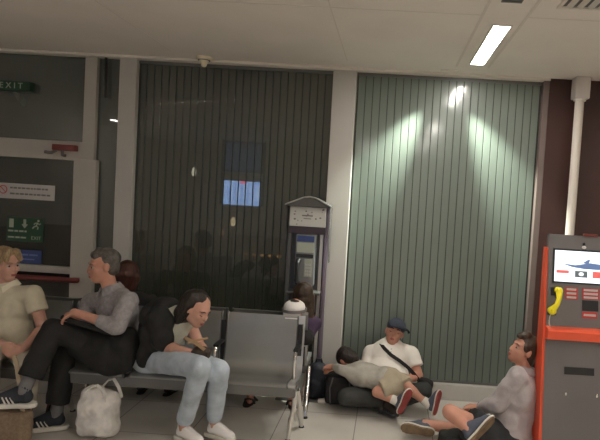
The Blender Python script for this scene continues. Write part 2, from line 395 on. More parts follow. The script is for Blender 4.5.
# departure boards on the hall's rear side, mirrored in the dark window
def board(z0, z1, e, label):
    t = thing('departure_board', label, 'screen', (-3.52, -3.04, z0))
    MB().span((-3.99, -3.1, z0-0.02), (-3.05, -3.02, z1+0.02), 0.004).build('casing', 'black', t)
    m = bpy.data.materials.new('board_screen'); m.use_nodes = True; nt = m.node_tree; b = nt.nodes['Principled BSDF']
    tc = nt.nodes.new('ShaderNodeTexCoord'); br = nt.nodes.new('ShaderNodeTexBrick'); mp = nt.nodes.new('ShaderNodeMapping')
    mp.inputs['Rotation'].default_value = (math.radians(90), 0, 0)
    nt.links.new(tc.outputs['Object'], mp.inputs[0]); nt.links.new(mp.outputs[0], br.inputs[0])
    br.offset = 0; br.inputs['Scale'].default_value = 1; br.inputs['Brick Width'].default_value = 0.147; br.inputs['Row Height'].default_value = 0.03
    br.inputs['Mortar Size'].default_value = 0.009; br.inputs['Mortar Smooth'].default_value = 0.2
    br.inputs['Color1'].default_value = (0.65, 0.85, 1, 1); br.inputs['Color2'].default_value = (0.35, 0.6, 0.95, 1); br.inputs['Mortar'].default_value = (0.07, 0.13, 0.40, 1)
    b.inputs['Base Color'].default_value = (0.01, 0.01, 0.02, 1)
    nt.links.new(br.outputs[0], b.inputs['Emission Color']); b.inputs['Emission Strength'].default_value = e
    MB().span((-3.96, -3.022, z0), (-3.08, -3.012, z1)).build('screen', m, t, False)
    MB().span((-3.56, -3.016, z1-0.05), (-3.42, -3.008, z1-0.01)).build('alert_cell', emit('alert_red', (1, 0.08, 0.1), e*0.9), t, False)
    for x in ((-4.03, -3.02) if z0 < 2 else (-3.7, -3.34)):
        MB().span((x-.02, -3.09, z0 if z0 < 2 else z1), (x+.02, -3.05, CZ+.01)).build('hanger', 'steel_dark', t, False)
    if z0 < 2: MB().span((-4.05, -3.09, z0+.25), (-3.0, -3.1, z0+.30)).build('cross_bar', 'steel_dark', t, False)
board(1.40, 1.97, 3.4, 'lit blue departure board mirrored in the dark window')
board(2.20, 2.88, 0.16, 'dim departure board above the lit one')
# lamps on the apron outside and one made-up light, seen through the dark glass
for k, (x, yp, s) in enumerate([(246, 254, .03), (254, 255, .035), (262, 255.5, .04), (270, 256, .04), (279, 256.5, .05), (288, 257.5, .045)]):
    p = at(x, yp, 14.0); t = thing('apron_light', 'small orange lamp outside in a row seen through dark glass', 'lamp', (p.x, p.y, 0), 'orange apron lamps outside')
    MB().cone((p.x, p.y, 0), (p.x, p.y, p.z), 0.02).build('post', 'black', t); MB().ell(p, (s*1.3, s, s*0.9)).build('bulb', emit('apron_orange', (1, 0.5, 0.15), 0.6), t)
for x, yp, s, c, e, lb in ((194, 172, .05, (1, 0.95, 0.7), 1.0, 'pale floodlight made up outside, imitating a lamp reflection in the dark window'), (233, 222, .05, (1, 0.8, 0.45), 0.9, 'yellowish lamp outside under the mirrored board'), (222, 233, .04, (1, .6, .3), 0.4, 'dim orange lamp outside left of the yellowish one')):  # first one is made up, standing in for a mirrored lamp
    p = at(x, yp, 12.0); t = thing('glow', lb, 'lamp', (p.x, p.y, 0))
    MB().cone((p.x, p.y, 0), (p.x, p.y, p.z), 0.03).build('post', 'black', t); MB().ell(p, (s, s, s*2.2)).build('bulb', emit('glow_warm', c, e), t)
struct(MB().span((-14, WY+0.25, -0.3), (14, 22, -0.1)).build('ground_outside', mat('night_asphalt', (0.03, 0.03, 0.028), 0.9), smooth=False))
# ================================================================== KIOSK
TILT = 0.13
def kf(px, py, off=0.0):
    Y = 3.85
    for _ in range(6):
        p = at(px, py, Y); Y = 3.72 + TILT*p.z - off
    return at(px, py, Y)
KR = Matrix.Rotation(-math.atan(TILT), 3, 'X')
KX0, KX1, KZ = 1.112, 1.74, 1.625
def kbox(b, x0, x1, z0, z1, out=0.004, deep=0.01, bev=0.0):
    """slab lying on the leaning front, sticking out by `out`"""
    z = (z0+z1)/2; c = V(((x0+x1)/2, 3.72+TILT*z + (deep-out)/2 - 0.0, z))
    return b.box(c, (abs(x1-x0), out+deep, abs(z1-z0)*math.sqrt(1+TILT*TILT)), KR, bev)
ki = thing('telephone_kiosk', 'grey and orange telephone kiosk with lit screen and yellow handset', 'kiosk', (1.42, 3.9, 0))
prof = [(3.72, 0.0), (3.975, 0.0), (3.975, KZ-0.01), (3.96, KZ), (3.72+TILT*KZ, KZ)]
MB().prism(prof, 'x', KX0+0.012, KX1-0.012).build('cabinet', 'kiosk', ki, False)
for xa, xb in ((KX0-0.006, KX0+0.012), (KX1-0.012, KX1+0.006)):
    MB().prism([(3.725, 0.0), (3.985, 0.0), (3.985, 1.53), (3.72+TILT*1.53+0.012, 1.53)], 'x', xa, xb).build('side_panel', 'redpaint', ki, False)
a = kf(555, 250); bq = kf(555, 281)
SX0, SZ1, SZ0 = a.x, a.z, bq.z
bz = MB(); kbox(bz, SX0-0.012, 1.69, SZ0-0.012, SZ1+0.012, 0.006)
bezel = bz.build('screen_surround', 'black', ki, False)
s = MB(); kbox(s, SX0, 1.68, SZ0, SZ1, 0.009); scr = s.build('screen', emit('kiosk_screen_white', (0.86, 0.93, 1.0), 0.62), ki, False)
def on_front(poly, out):
    """polygon in (x,z) of the front laid on it"""
    b = MB(); b2 = bmesh.new()
    A = [b2.verts.new((x, 3.72+TILT*z-out, z)) for x, z in poly]; B = [b2.verts.new((x, 3.72+TILT*z-out+0.003, z)) for x, z in poly]
    n = len(poly); b2.faces.new(A); b2.faces.new(B[::-1])
    for k in range(n): b2.faces.new((A[k], B[k], B[(k+1) % n], A[(k+1) % n]))
    b._merge(b2); return b
def kp(px, py): p = kf(px, py); return (p.x, p.z)
JET = emit('screen_blue', (0.10, 0.16, 0.30), 0.42)
on_front([kp(561, 263), kp(575, 265), kp(590, 263), kp(600, 264.5), (1.6, kp(600, 264)[1]), (1.6, kp(600, 268)[1]), kp(598, 270), kp(584, 269), kp(572, 267)], 0.0095).build('screen_picture', JET, scr, False)
on_front([kp(582, 263), kp(588, 259.5), kp(590, 260), kp(588, 264)], 0.0096).build('screen_picture', JET, scr, False)
RD = emit('screen_red', (0.75, 0.12, 0.10), 0.4); DK = emit('screen_dark', (0.10, 0.12, 0.12), 0.4)
def kpoly(px0, py0, px1, py1, out): return on_front([kp(px0, py0), kp(px1, py0+0.06*(px1-px0)), kp(px1, py1+0.06*(px1-px0)), kp(px0, py1)], out)
kpoly(556, 269.5, 568.5, 272.5, 0.0095).build('screen_logo', RD, scr, False)
kpoly(574.5, 270.5, 587, 277, 0.0095).build('screen_logo', DK, scr, False)
MB().ell(V((kp(580.7, 274)[0], 3.72+TILT*kp(580.7, 274)[1]-0.0105, kp(580.7, 274)[1])), (0.018, 0.002, 0.014)).build('screen_logo', emit('screen_pale', (0.85, 0.9, 0.9), 0.45), scr)
kpoly(592, 271.5, 612, 278, 0.0095).build('screen_logo', RD, scr, False)
p = kf(590, 240); MB().box((p.x, 3.925, KZ+0.008), (0.10, 0.03, 0.018), None, 0.005).build('top_badge', 'darkred', ki)
p = kf(584, 247.5); MB().ell((p.x, p.y-0.002, p.z), (0.016, 0.006, 0.010)).build('camera_eye', 'white', ki)
p = kf(584, 244); MB().ell((p.x, p.y-0.002, p.z), (0.010, 0.008, 0.010)).build('camera_eye', 'black', ki)
# handset
h0, h1 = kf(557.5, 290.5, 0.03), kf(551.5, 310.5, 0.03)
hs = MB().tube([h0+V((0.012, -0.01, -0.002)), h0+V((0.004, -0.028, -0.02)), h0.lerp(h1, .35)+V((0.014, -0.038, 0)), h0.lerp(h1, .65)+V((0.012, -0.038, 0)), h1+V((0.002, -0.028, 0.018)), h1+V((0.0, -0.01, 0))], [0.020, 0.022, 0.017, 0.017, 0.023, 0.022], 12)
hs.cone(h0+V((0.008, -0.01, 0)), h0+V((0.006, 0.015, 0.0)), 0.026, 0.024, 16, True, False); hs.cone(h1+V((0.002, -0.01, 0)), h1+V((0.002, 0.015, 0)), 0.028, 0.026, 16, True, False)
hset = hs.build('handset', 'yellow', ki)
cr = MB(); c = kf(555, 291); kbox(cr, c.x-0.028, c.x+0.032, c.z-0.028, c.z+0.024, 0.018); c = kf(551, 311); kbox(cr, c.x-0.026, c.x+0.03, c.z-0.026, c.z+0.02, 0.018); cr.build('cradle', 'black', ki, False)
cord = [h1+V((0, 0, -0.02))]
for k in range(1, 14):
    t = k/13.0; q = kf(551-3.5*math.sin(t*2.6)+3*t, 313+17*t, 0.025); cord.append(q)
MB().tube(cord, 0.005, 6).build('cord', 'chrome', ki)
for (x0, y0, x1, y1, m) in ((565, 287, 577.5, 299, 'redink'), (582, 288, 599, 299, 'redink'), (582, 311.5, 597, 318, 'redink')):
    b = kpoly(x0, y0, x1, y1, 0.004); st = b.build('instruction_label', 'redink', ki, False)
    kk = MB()
    n = 3 if y1-y0 > 8 else 1
    for i in range(n):
        yy = y0 + (i+0.5)*(y1-y0)/n
        pa = kp(x0+1.5, yy); pb_ = kp(x1-1.5, yy+0.06*(x1-x0)); kk.span((pa[0], 3.72+TILT*pa[1]-0.0058, pa[1]-0.007), (pb_[0], 3.72+TILT*pa[1]-0.003, pa[1]+0.007))
    kk.build('printed_line', 'paper', st, False)
kpoly(582, 300, 598, 310.5, 0.006).build('card_reader', 'black', ki, False)
# orange shelf bar
a, bq = kf(548.5, 327), kf(548.5, 337.5)
sh = MB(); sh.prism([(a.y-0.075, a.z-0.012), (a.y-0.06, a.z+0.0), (a.y+0.02, a.z+0.012), (a.y+0.02, bq.z-0.015), (a.y-0.06, bq.z)], 'x', KX0+0.010, KX1-0.004)
sh.build('shelf_bar', 'redpaint', ki, False)
kpoly(564, 366.5, 594, 374, 0.005).build('coin_tray', 'black', ki, False)
c = kf(566, 394); MB().ell(c, (0.008, 0.004, 0.012)).build('lock', 'chrome', ki); c = kf(597, 396); MB().ell(c, (0.007, 0.004, 0.015)).build('lock', 'chrome', ki)
# pole to the ceiling behind it
po = thing('power_pole', 'cream pole rising from behind the kiosk to a ceiling box', 'pole', (1.585, 4.93, 0))
MB().cone((1.585, 4.93, 0), (1.585, 4.93, CZ-0.15), 0.038, 0.038, 24, False, False).build('pole', 'pole', po)
MB().span((1.525, 4.865, CZ-0.185), (1.65, 4.995, CZ), 0.008).build('ceiling_box', mat('box_grey', (0.5, 0.46, 0.43), 0.6), po)
MB().cone((1.585, 4.93, CZ-0.2), (1.585, 4.93, CZ-0.18), 0.052, 0.052, 24, False, False).build('collar', 'edge', po)
MB().cone((1.585, 4.93, 0), (1.585, 4.93, 0.02), 0.075, 0.07, 24, False, False).build('floor_flange', 'pole', po)

# ================================================================== PAYPHONE STAND
pp = thing('payphone_stand', 'steel payphone stand with gabled hood before the pale post', 'payphone', (-0.68, 4.78, 0))
MB().span((-0.87, 4.62, 0), (-0.49, 4.9, 0.02), 0.004).build('base_plate', 'steel_dark', pp)
for x in (-0.845, -0.52): MB().span((x-0.018, 4.76, 0.02), (x+0.018, 4.80, 1.70), 0.006).build('post', 'steel_dark' if x < -0.6 else mat('post_violet_grey', (0.20, 0.17, 0.22), 0.4, 0.5), pp)
MB().span((-0.575, 4.765, 0.02), (-0.548, 4.785, 1.5)).build('post', 'alu', pp, False)
MB().span((-0.83, 4.80, 0.75), (-0.535, 4.812, 1.7)).build('back_panel', mat('phone_back', (0.10, 0.105, 0.12), 0.4), pp, False)
hd = MB().prism([(-0.875, 1.69), (-0.875, 1.705), (-0.72, 1.765), (-0.67, 1.772), (-0.62, 1.765), (-0.485, 1.705), (-0.485, 1.69)], 'y', 4.66, 4.86).build('hood', mat('hood_dark', (0.09, 0.085, 0.08), 0.4), pp, False)
MB().tube([(-0.878, 4.655, 1.70), (-0.722, 4.655, 1.768), (-0.67, 4.655, 1.776), (-0.618, 4.655, 1.768), (-0.482, 4.655, 1.70)], 0.006, 8).build('hood_rim', 'alu', hd)
for sx in (-0.872, -0.492): MB().prism([(4.66, 1.70), (4.86, 1.70), (4.86, 1.2), (4.79, 1.2), (4.70, 1.5)], 'x', sx-0.004, sx+0.004).build('side_glass', glass('smoke_glass', (0.12, 0.125, 0.13), 0.45), pp, False)
sg = MB().span((-0.842, 4.70, 1.515), (-0.528, 4.73, 1.685), 0.004).build('sign_panel', mat('phone_sign_white', (0.55, 0.55, 0.52), 0.5), pp)
dots = MB(); random.seed(11)
for k in range(16):
    dots.ell((random.uniform(-0.82, -0.55), 4.699, random.uniform(1.53, 1.67)), (random.uniform(.004, .011), 0.002, random.uniform(.004, .009)), None, 10, 6)
dots.build('printed_mark', 'ink', sg)
MB().span((-0.735, 4.6975, 1.605), (-0.64, 4.7005, 1.615)).span((-0.72, 4.6975, 1.58), (-0.655, 4.7005, 1.587)).build('printed_line', 'ink', sg, False)
MB().span((-0.845, 4.705, 1.45), (-0.525, 4.735, 1.512)).build('dark_stripe', mat('strip_dark', (0.05, 0.035, 0.045), 0.4), pp, False)  # plain dark stripe below the sign panel
ph = MB().span((-0.775, 4.69, 1.0), (-0.605, 4.80, 1.445), 0.008).build('phone_body', mat('phone_grey', (0.22, 0.23, 0.24), 0.45, 0.3), pp)
MB().span((-0.765, 4.684, 1.385), (-0.615, 4.692, 1.435)).build('blue_header', 'blueink', ph, False)
MB().span((-0.76, 4.684, 1.29), (-0.615, 4.692, 1.375)).build('display', 'signwhite', ph, False)
MB().span((-0.765, 4.682, 1.245), (-0.615, 4.692, 1.275)).build('slot', 'black', ph, False)
kp_ = MB().span((-0.69, 4.684, 1.08), (-0.625, 4.692, 1.235)).build('keypad', 'signwhite', ph, False)
kk = MB()
for i in range(3):
    for j in range(4): kk.box((-0.675+i*0.0175, 4.683, 1.10+j*0.028), (0.012, 0.004, 0.018))
kk.build('key', 'alu', kp_, False)
MB().tube([(-0.74, 4.665, 1.22), (-0.742, 4.63, 1.20), (-0.742, 4.625, 1.12), (-0.742, 4.63, 1.05), (-0.74, 4.665, 1.03)], [0.024, 0.02, 0.016, 0.02, 0.024], 10).build('handset', 'black', ph)
MB().tube([(-0.74, 4.66, 1.02), (-0.75, 4.62, 0.9), (-0.72, 4.62, 0.78), (-0.68, 4.66, 0.85), (-0.66, 4.70, 1.0)], 0.006, 6).build('cord', 'alu', ph)
MB().span((-0.83, 4.64, 0.93), (-0.54, 4.80, 0.95), 0.004).build('shelf', 'steel_dark', pp)

for o in [pp]: o.location = o.location + V((-.018, .14, 0))

# ================================================================== BENCHES
SEATC = (-2.69, -2.10, -1.51, -0.92)
def bench(label, name='airport_bench', rear=False):
    """row of four steel seats; built facing -Y with its back at Y = 4.26; rear row mirrored behind it"""
    def T(x, y, z): return (x, y, z) if not rear else (x, 8.66-y, z)
    t = thing(name, label, 'bench', T(-1.8, 4.1, 0))
    outer = [(3.903, .418), (3.903, .430), (3.915, .442), (3.945, .447), (4.02, .437), (4.10, .424), (4.165, .428), (4.20, .455), (4.218, .51), (4.232, .60), (4.246, .72), (4.258, .845), (4.262, .858)]
    th = 0.014
    inner = []
    for i, (y, z) in enumerate(outer):
        a = V(outer[max(i-1, 0)]); b = V(outer[min(i+1, len(outer)-1)]); d_ = (b-a).normalized(); inner.append((y + d_.y*th, z - d_.x*th))
    poly = outer + inner[::-1]
    if rear: poly = [(8.66-y, z) for y, z in poly]
    for cx in SEATC:
        st = MB().prism(poly, 'x', cx-0.268, cx+0.268).build('seat', 'steel', t)
        for sx in (-0.272, 0.272):
            fr = MB()
            for i in range(len(outer)-1):
                (y0, z0), (y1, z1) = outer[i], outer[i+1]
                fr.cone(T(cx+sx, y0+0.006, z0-0.004), T(cx+sx, y1+0.006, z1-0.004), 0.010, 0.010, 8)
            fr.build('seat_rim', 'steel_dark', st)
    ep = []
    for (a, c), (e, g_) in zip(outer, inner): ep.append((a-(0 if not rear else 0), c+.006))
    pl = [(y, z+.004) for y, z in outer] + [(y+.0, z-.012) for y, z in inner[::-1]]
    if rear: pl = [(8.66-y, z) for y, z in pl]
    for cx in (SEATC[-1]+.302, SEATC[0]-.302): MB().prism(pl, 'x', cx-.026, cx+.026).build('end_frame', 'alu', t)
    y0, y1 = (3.99, 4.07)
    MB().span(T(-2.98, y0, .32), T(-0.60, y1, .385), 0.006).build('beam', 'steel_dark', t)
    MB().span(T(-2.98, 3.912, .345), T(-0.595, 3.945, .415), 0.004).build('front_rail', 'rail_shaded', t)
    for x in (-0.605, -2.40):
        MB().tube([T(x, 4.03, .36), T(x-.006, 4.035, .22), T(x-.02, 4.02, .13), T(x-.03, 3.985, .012)], [.020, .019, .024, .014], 12).build('leg', 'chrome', t)
        MB().tube([T(x+.012, 4.05, .36), T(x+.02, 4.12, .24), T(x+.025, 4.19, .13), T(x+.03, 4.235, .012)], [.020, .019, .024, .014], 12).build('leg', 'chrome', t)
        MB().cone(T(x-.03, 3.98, 0), T(x-.03, 3.98, .012), .022, .018, 12, False, False).build('foot_pad', 'black', t)
        MB().cone(T(x+.03, 4.24, 0), T(x+.03, 4.24, .012), .022, .018, 12, False, False).build('foot_pad', 'black', t)
    for x in (-0.622, -1.215, -1.805, -2.395):
        ar = MB().tube([T(x, 4.03, .40), T(x, 4.03, .58), T(x, 4.035, .612), T(x, 4.06, .635), T(x, 4.17, .64), T(x, 4.23, .63)], .013, 10).build('armrest', 'chrome', t)
        MB().span(T(x-.02, 4.05, .637), T(x+.02, 4.22, .655), .006).build('arm_pad', 'black', ar)
        MB().span(T(x-.012, 3.93, .36), T(x+.012, 4.10, .42)).build('bracket', 'steel_dark', t, False)
        MB().span(T(x-.016, 4.225, .42), T(x+.016, 4.245, .80)).build('back_support', 'black', t, False)
    return t
bench('grey steel bench row in front, its right-hand seat empty')
bench('grey steel bench row behind, backing onto the front row', rear=True)

# ================================================================== PEOPLE
M.update(
    skin_pale=skin('skin_pale', (0.60, 0.33, 0.25)), skin_tan=skin('skin_tan', (0.50, 0.24, 0.165)), skin_warm=skin('skin_warm', (0.56, 0.28, 0.20)),
    lip=mat('lip', (0.34, 0.10, 0.09), 0.5), eyewhite=mat('eye_white', (0.38, 0.34, 0.31), 0.3), iris=mat('iris', (0.03, 0.02, 0.015), 0.2), lash=mat('eyelid_line', (0.12, 0.05, 0.035), 0.6),
    hair_blond=mat('hair_blond', (0.42, 0.29, 0.16), 0.5, var=0.45, scale=40, bump=0.5, bscale=90, stretch=(3, 3, .6)),
    hair_grey=mat('hair_grey', (0.13, 0.115, 0.10), 0.55, var=0.5, scale=40, bump=0.5, bscale=110),
    hair_dark=mat('hair_dark', (0.028, 0.018, 0.014), 0.42, var=0.4, scale=30, bump=0.5, bscale=90, stretch=(3, 3, .6)),
    hair_red=mat('hair_auburn', (0.075, 0.022, 0.014), 0.45, var=0.5, scale=30, bump=0.5, bscale=90, stretch=(3, 3, .6)),
    hair_brown=mat('hair_brown', (0.055, 0.033, 0.02), 0.45, var=0.4, scale=30, bump=0.5, bscale=90),
    cream_light=mat('cream_collar', (0.72, 0.66, 0.52), 0.85, bump=0.2), sock_grey=mat('grey_sock', (0.17, 0.165, 0.165), 0.9),
    cream_cloth=mat('cream_cotton', (0.62, 0.56, 0.42), 0.85, var=0.12, scale=12, bump=0.25, bscale=50),
    beige_cloth=mat('beige_trouser', (0.56, 0.51, 0.42), 0.85, var=0.1, scale=10, bump=0.2, bscale=50),
    grey_cloth=mat('grey_lilac_shirt', (0.34, 0.315, 0.32), 0.85, var=0.25, scale=40, bump=0.25, bscale=60),
    black_cloth=mat('black_cloth', (0.019, 0.0175, 0.017), 0.8, var=0.3, scale=14, bump=0.3, bscale=40),
    white_cloth=mat('white_polo', (0.80, 0.75, 0.69), 0.85, var=0.06, scale=10, bump=0.2, bscale=50),
    offwhite_cloth=mat('offwhite_top', (0.55, 0.54, 0.46), 0.85, var=0.1, scale=10, bump=0.2, bscale=50),
    denim=mat('pale_denim', (0.52, 0.59, 0.67), 0.85, var=0.3, scale=9, bump=0.3, bscale=70),
    khaki=mat('khaki_shorts', (0.42, 0.36, 0.265), 0.85, var=0.12, scale=10, bump=0.25, bscale=50),
    kid_shirt=mat('pale_grey_beige_shirt', (0.44, 0.41, 0.36), 0.85, var=0.2, scale=12, bump=0.3, bscale=50),
    slate=mat('slate_trouser', (0.045, 0.046, 0.044), 0.85, var=0.3, scale=10, bump=0.25, bscale=50),
    lilac=mat('lilac_grey_sweater', (0.40, 0.355, 0.36), 0.9, var=0.15, scale=12, bump=0.3, bscale=60, sheen=0.2),
    charcoal=mat('charcoal_shorts', (0.028, 0.029, 0.032), 0.85, var=0.3, scale=10, bump=0.25, bscale=50),
    purple=mat('purple_top', (0.06, 0.035, 0.075), 0.85, var=0.25, scale=10, bump=0.2, bscale=50),
    navy=mat('navy_shoe', (0.022, 0.026, 0.036), 0.6, var=0.2, scale=20), cap_blue=mat('navy_cap', (0.05, 0.06, 0.085), 0.8, bump=0.2, bscale=70),
    shoe_white=mat('white_canvas', (0.78, 0.74, 0.72), 0.7, bump=0.1), sole_white=mat('rubber_white', (0.66, 0.63, 0.57), 0.6), sole_tan=mat('rubber_tan', (0.22, 0.145, 0.085), 0.65, var=0.3, scale=20),
    sole_red=mat('rubber_red', (0.36, 0.07, 0.065), 0.6, var=0.2, scale=20), shoe_grey=mat('grey_blue_canvas', (0.09, 0.10, 0.135), 0.75, bump=0.15), leather_dark=mat('dark_leather', (0.03, 0.02, 0.016), 0.5), sock=mat('white_sock', (0.66, 0.62, 0.57), 0.9),
)
def frame_of(f, up):
    f = V(f).normalized(); u = V(up); u = (u - f*u.dot(f)).normalized(); return f, f.cross(u).normalized(), u

def hand(b, wr, d, back, thumb, curl=0.35, s=1.0, spread=0.0):
    d = V(d).normalized(); n = V(back); n = (n-d*n.dot(d)).normalized(); sd = d.cross(n)
    if sd.dot(V(thumb)) < 0: sd = -sd            # sd points to the thumb side
    wr = V(wr)
    b.ell(wr+d*0.045*s, (0.047*s, 0.036*s, 0.016*s), (d, sd, n))
    for i, (o, L) in enumerate(((0.028, 0.070), (0.0095, 0.078), (-0.0095, 0.073), (-0.027, 0.058))):
        p = wr + d*(0.083-0.004*abs(i-1.2))*s + sd*o*s
        b.cone(wr+d*0.02*s+sd*o*0.6*s, p, 0.013*s, 0.0105*s, 8)
        a = 0.15+curl*0.7
        for j, (fr, r1) in enumerate(((0.46, 0.0092), (0.30, 0.0085), (0.24, 0.0075))):
            dr = d*math.cos(a) - n*math.sin(a) + sd*(spread*(1.2-i)*0.12)
            q = p + dr.normalized()*L*fr*s*1.05
            b.cone(p, q, (0.010 if j == 0 else 0.0092)*s, r1*s, 8); p = q; a += curl*1.1+0.1
    t0 = wr + d*0.018*s + sd*0.022*s; dr = (d*0.75+sd*0.65-n*0.25).normalized(); t1 = t0+dr*0.042*s
    dr2 = (d*0.95+sd*0.25-n*(0.25+curl*0.4)).normalized(); t2 = t1+dr2*0.032*s; t3 = t2+(dr2-n*0.3*curl).normalized()*0.024*s
    b.cone(t0, t1, 0.016*s, 0.0125*s, 8); b.cone(t1, t2, 0.0115*s, 0.0105*s, 8); b.cone(t2, t3, 0.010*s, 0.0085*s, 8)

def head_shapes(b, c, f, r, u, s):
    E = lambda df, dr, du, rf, rr, ru: b.ell(c + f*df*s + r*dr*s + u*du*s, (rf*s, rr*s, ru*s), (f, r, u))
    E(-.014, 0, .034, .094, .075, .084); E(.016, 0, -.032, .078, .063, .082); E(.046, 0, -.088, .040, .038, .030); E(.0, 0, -.06, .06, .056, .05)
    E(.070, 0, .026, .020, .052, .014)
    for q in (-1, 1):
        E(.056, q*.036, -.028, .028, .026, .026); E(-.008, q*.077, -.004, .020, .010, .032)
        E(.082, q*.011, -.036, .011, .009, .009)
    P = lambda df, dr, du: c + f*df*s + r*dr*s + u*du*s
    b.cone(P(.082, 0, .018), P(.098, 0, -.028), .010*s, .0135*s, 10)
    E(.087, 0, -.058, .012, .024, .007); E(.085, 0, -.071, .012, .020, .008)
    return P

def head_parts(body, c, f, r, u, s, closed=False, brow='hair_dark', mouth_open=False):
    P = lambda df, dr, du: c + f*df*s + r*dr*s + u*du*s
    for q in (-1, 1):
        if closed:
            MB().tube([P(.076, q*.018, -.004), P(.081, q*.030, -.008), P(.072, q*.044, -.003)], .0028*s, 6).build('eyelid', 'lash', body)
        else:
            ey = MB().ell(P(.071, q*.031, .000), (.012*s, .014*s, .0075*s), (f, r, u), 14, 10).build('eye', 'eyewhite', body)
            MB().ell(P(.0805, q*.031, .000), (.005*s, .0075*s, .0065*s), (f, r, u), 12, 8).build('iris', 'iris', ey)
        MB().tube([P(.086, q*.014, .022), P(.086, q*.030, .028), P(.074, q*.048, .022)], [.0035*s, .005*s, .003*s], 6).build('eyebrow', brow, body)
    m = MB()
    if mouth_open: m.ell(P(.090, 0, -.065), (.010*s, .018*s, .012*s), (f, r, u))
    else: m.ell(P(.0935, 0, -.060), (.007*s, .023*s, .0045*s), (f, r, u)).ell(P(.0915, 0, -.0685), (.008*s, .019*s, .006*s), (f, r, u))
    m.build('mouth', 'lip', body)

def shoe(root, ankle, toe_dir, up, upper='navy', sole='sole_white', L=0.27, stripes=None, rim=None, name='shoe'):
    d, sd, n = frame_of(toe_dir, up); k = L/0.27; A = V(ankle); O = A + d*0.06*k - n*0.055*k     # O: middle of the shoe at upper level
    b = MB()
    b.cone(O-d*.078*k+n*.01*k, O-d*.02*k+n*.012*k, .038*k, .036*k, 14); b.cone(O-d*.02*k+n*.008*k, O+d*.085*k-n*.008*k, .040*k, .034*k, 14)
    b.cone(O-d*.07*k+n*.02*k, A-d*.004*k+n*.012*k, .037*k, .036*k, 14); b.cone(A+d*.015*k, O+d*.055*k+n*.012*k, .034*k, .026*k, 12)
    b.ell(O+d*.075*k-n*.012*k, (.058*k, .042*k, .026*k), (d, sd, n))
    up_ = b.blob(name, upper, root, 0.008, 3)
    out = [(-.5, .0), (-.485, .018), (-.42, .031), (-.3, .035), (-.08, .033), (.15, .042), (.3, .044), (.42, .035), (.485, .018), (.5, 0)]
    ol = out + [(t, -w) for t, w in out[-2:0:-1]]
    b2 = bmesh.new(); R = []
    for h, g in ((-.052, .96), (-.048, 1.02), (-.030, 1.03), (-.024, .98)):
        R.append([b2.verts.new(O + d*t*L*g + sd*w*k*g + n*(h*k + (0.008*k if t > .42 else 0))) for t, w in ol])
    m = len(ol)
    for a, c in zip(R, R[1:]):
        for j in range(m): b2.faces.new((a[j], a[(j+1) % m], c[(j+1) % m], c[j]))
    b2.faces.new(R[0][::-1]); b2.faces.new(R[-1]); x = MB(); x._merge(b2)
    so = x.build('sole', sole, up_)
    if rim: # paler foxing band round the sole
        pts = [O + d*t*L*1.03 + sd*w*k*1.05 - n*.030*k for t, w in ol]; MB().tube(pts, .0075*k, 6, True).build('foxing', rim, so)
    lc = MB()
    for j in range(4):
        q = A + d*(.028+.019*j)*k + n*(.012-.0115*j)*k; lc.cone(q-sd*.018*k, q+sd*.018*k, .0034*k, .0034*k, 6)
    lc.build('lace', 'sole_white' if upper != 'leather_dark' else 'black', up_)
    if stripes:
        for q in (-1, 1):
            for j in range(3):
                st = MB()
                p0 = O + d*(-.022+.024*j)*k - n*.022*k + sd*q*.0405*k; p1 = O + d*(.004+.022*j)*k + n*.016*k + sd*q*.0325*k
                st.cone(p0, p1, .0048*k, .0044*k, 8); st.build('stripe', 'sole_white', up_)
    return up_

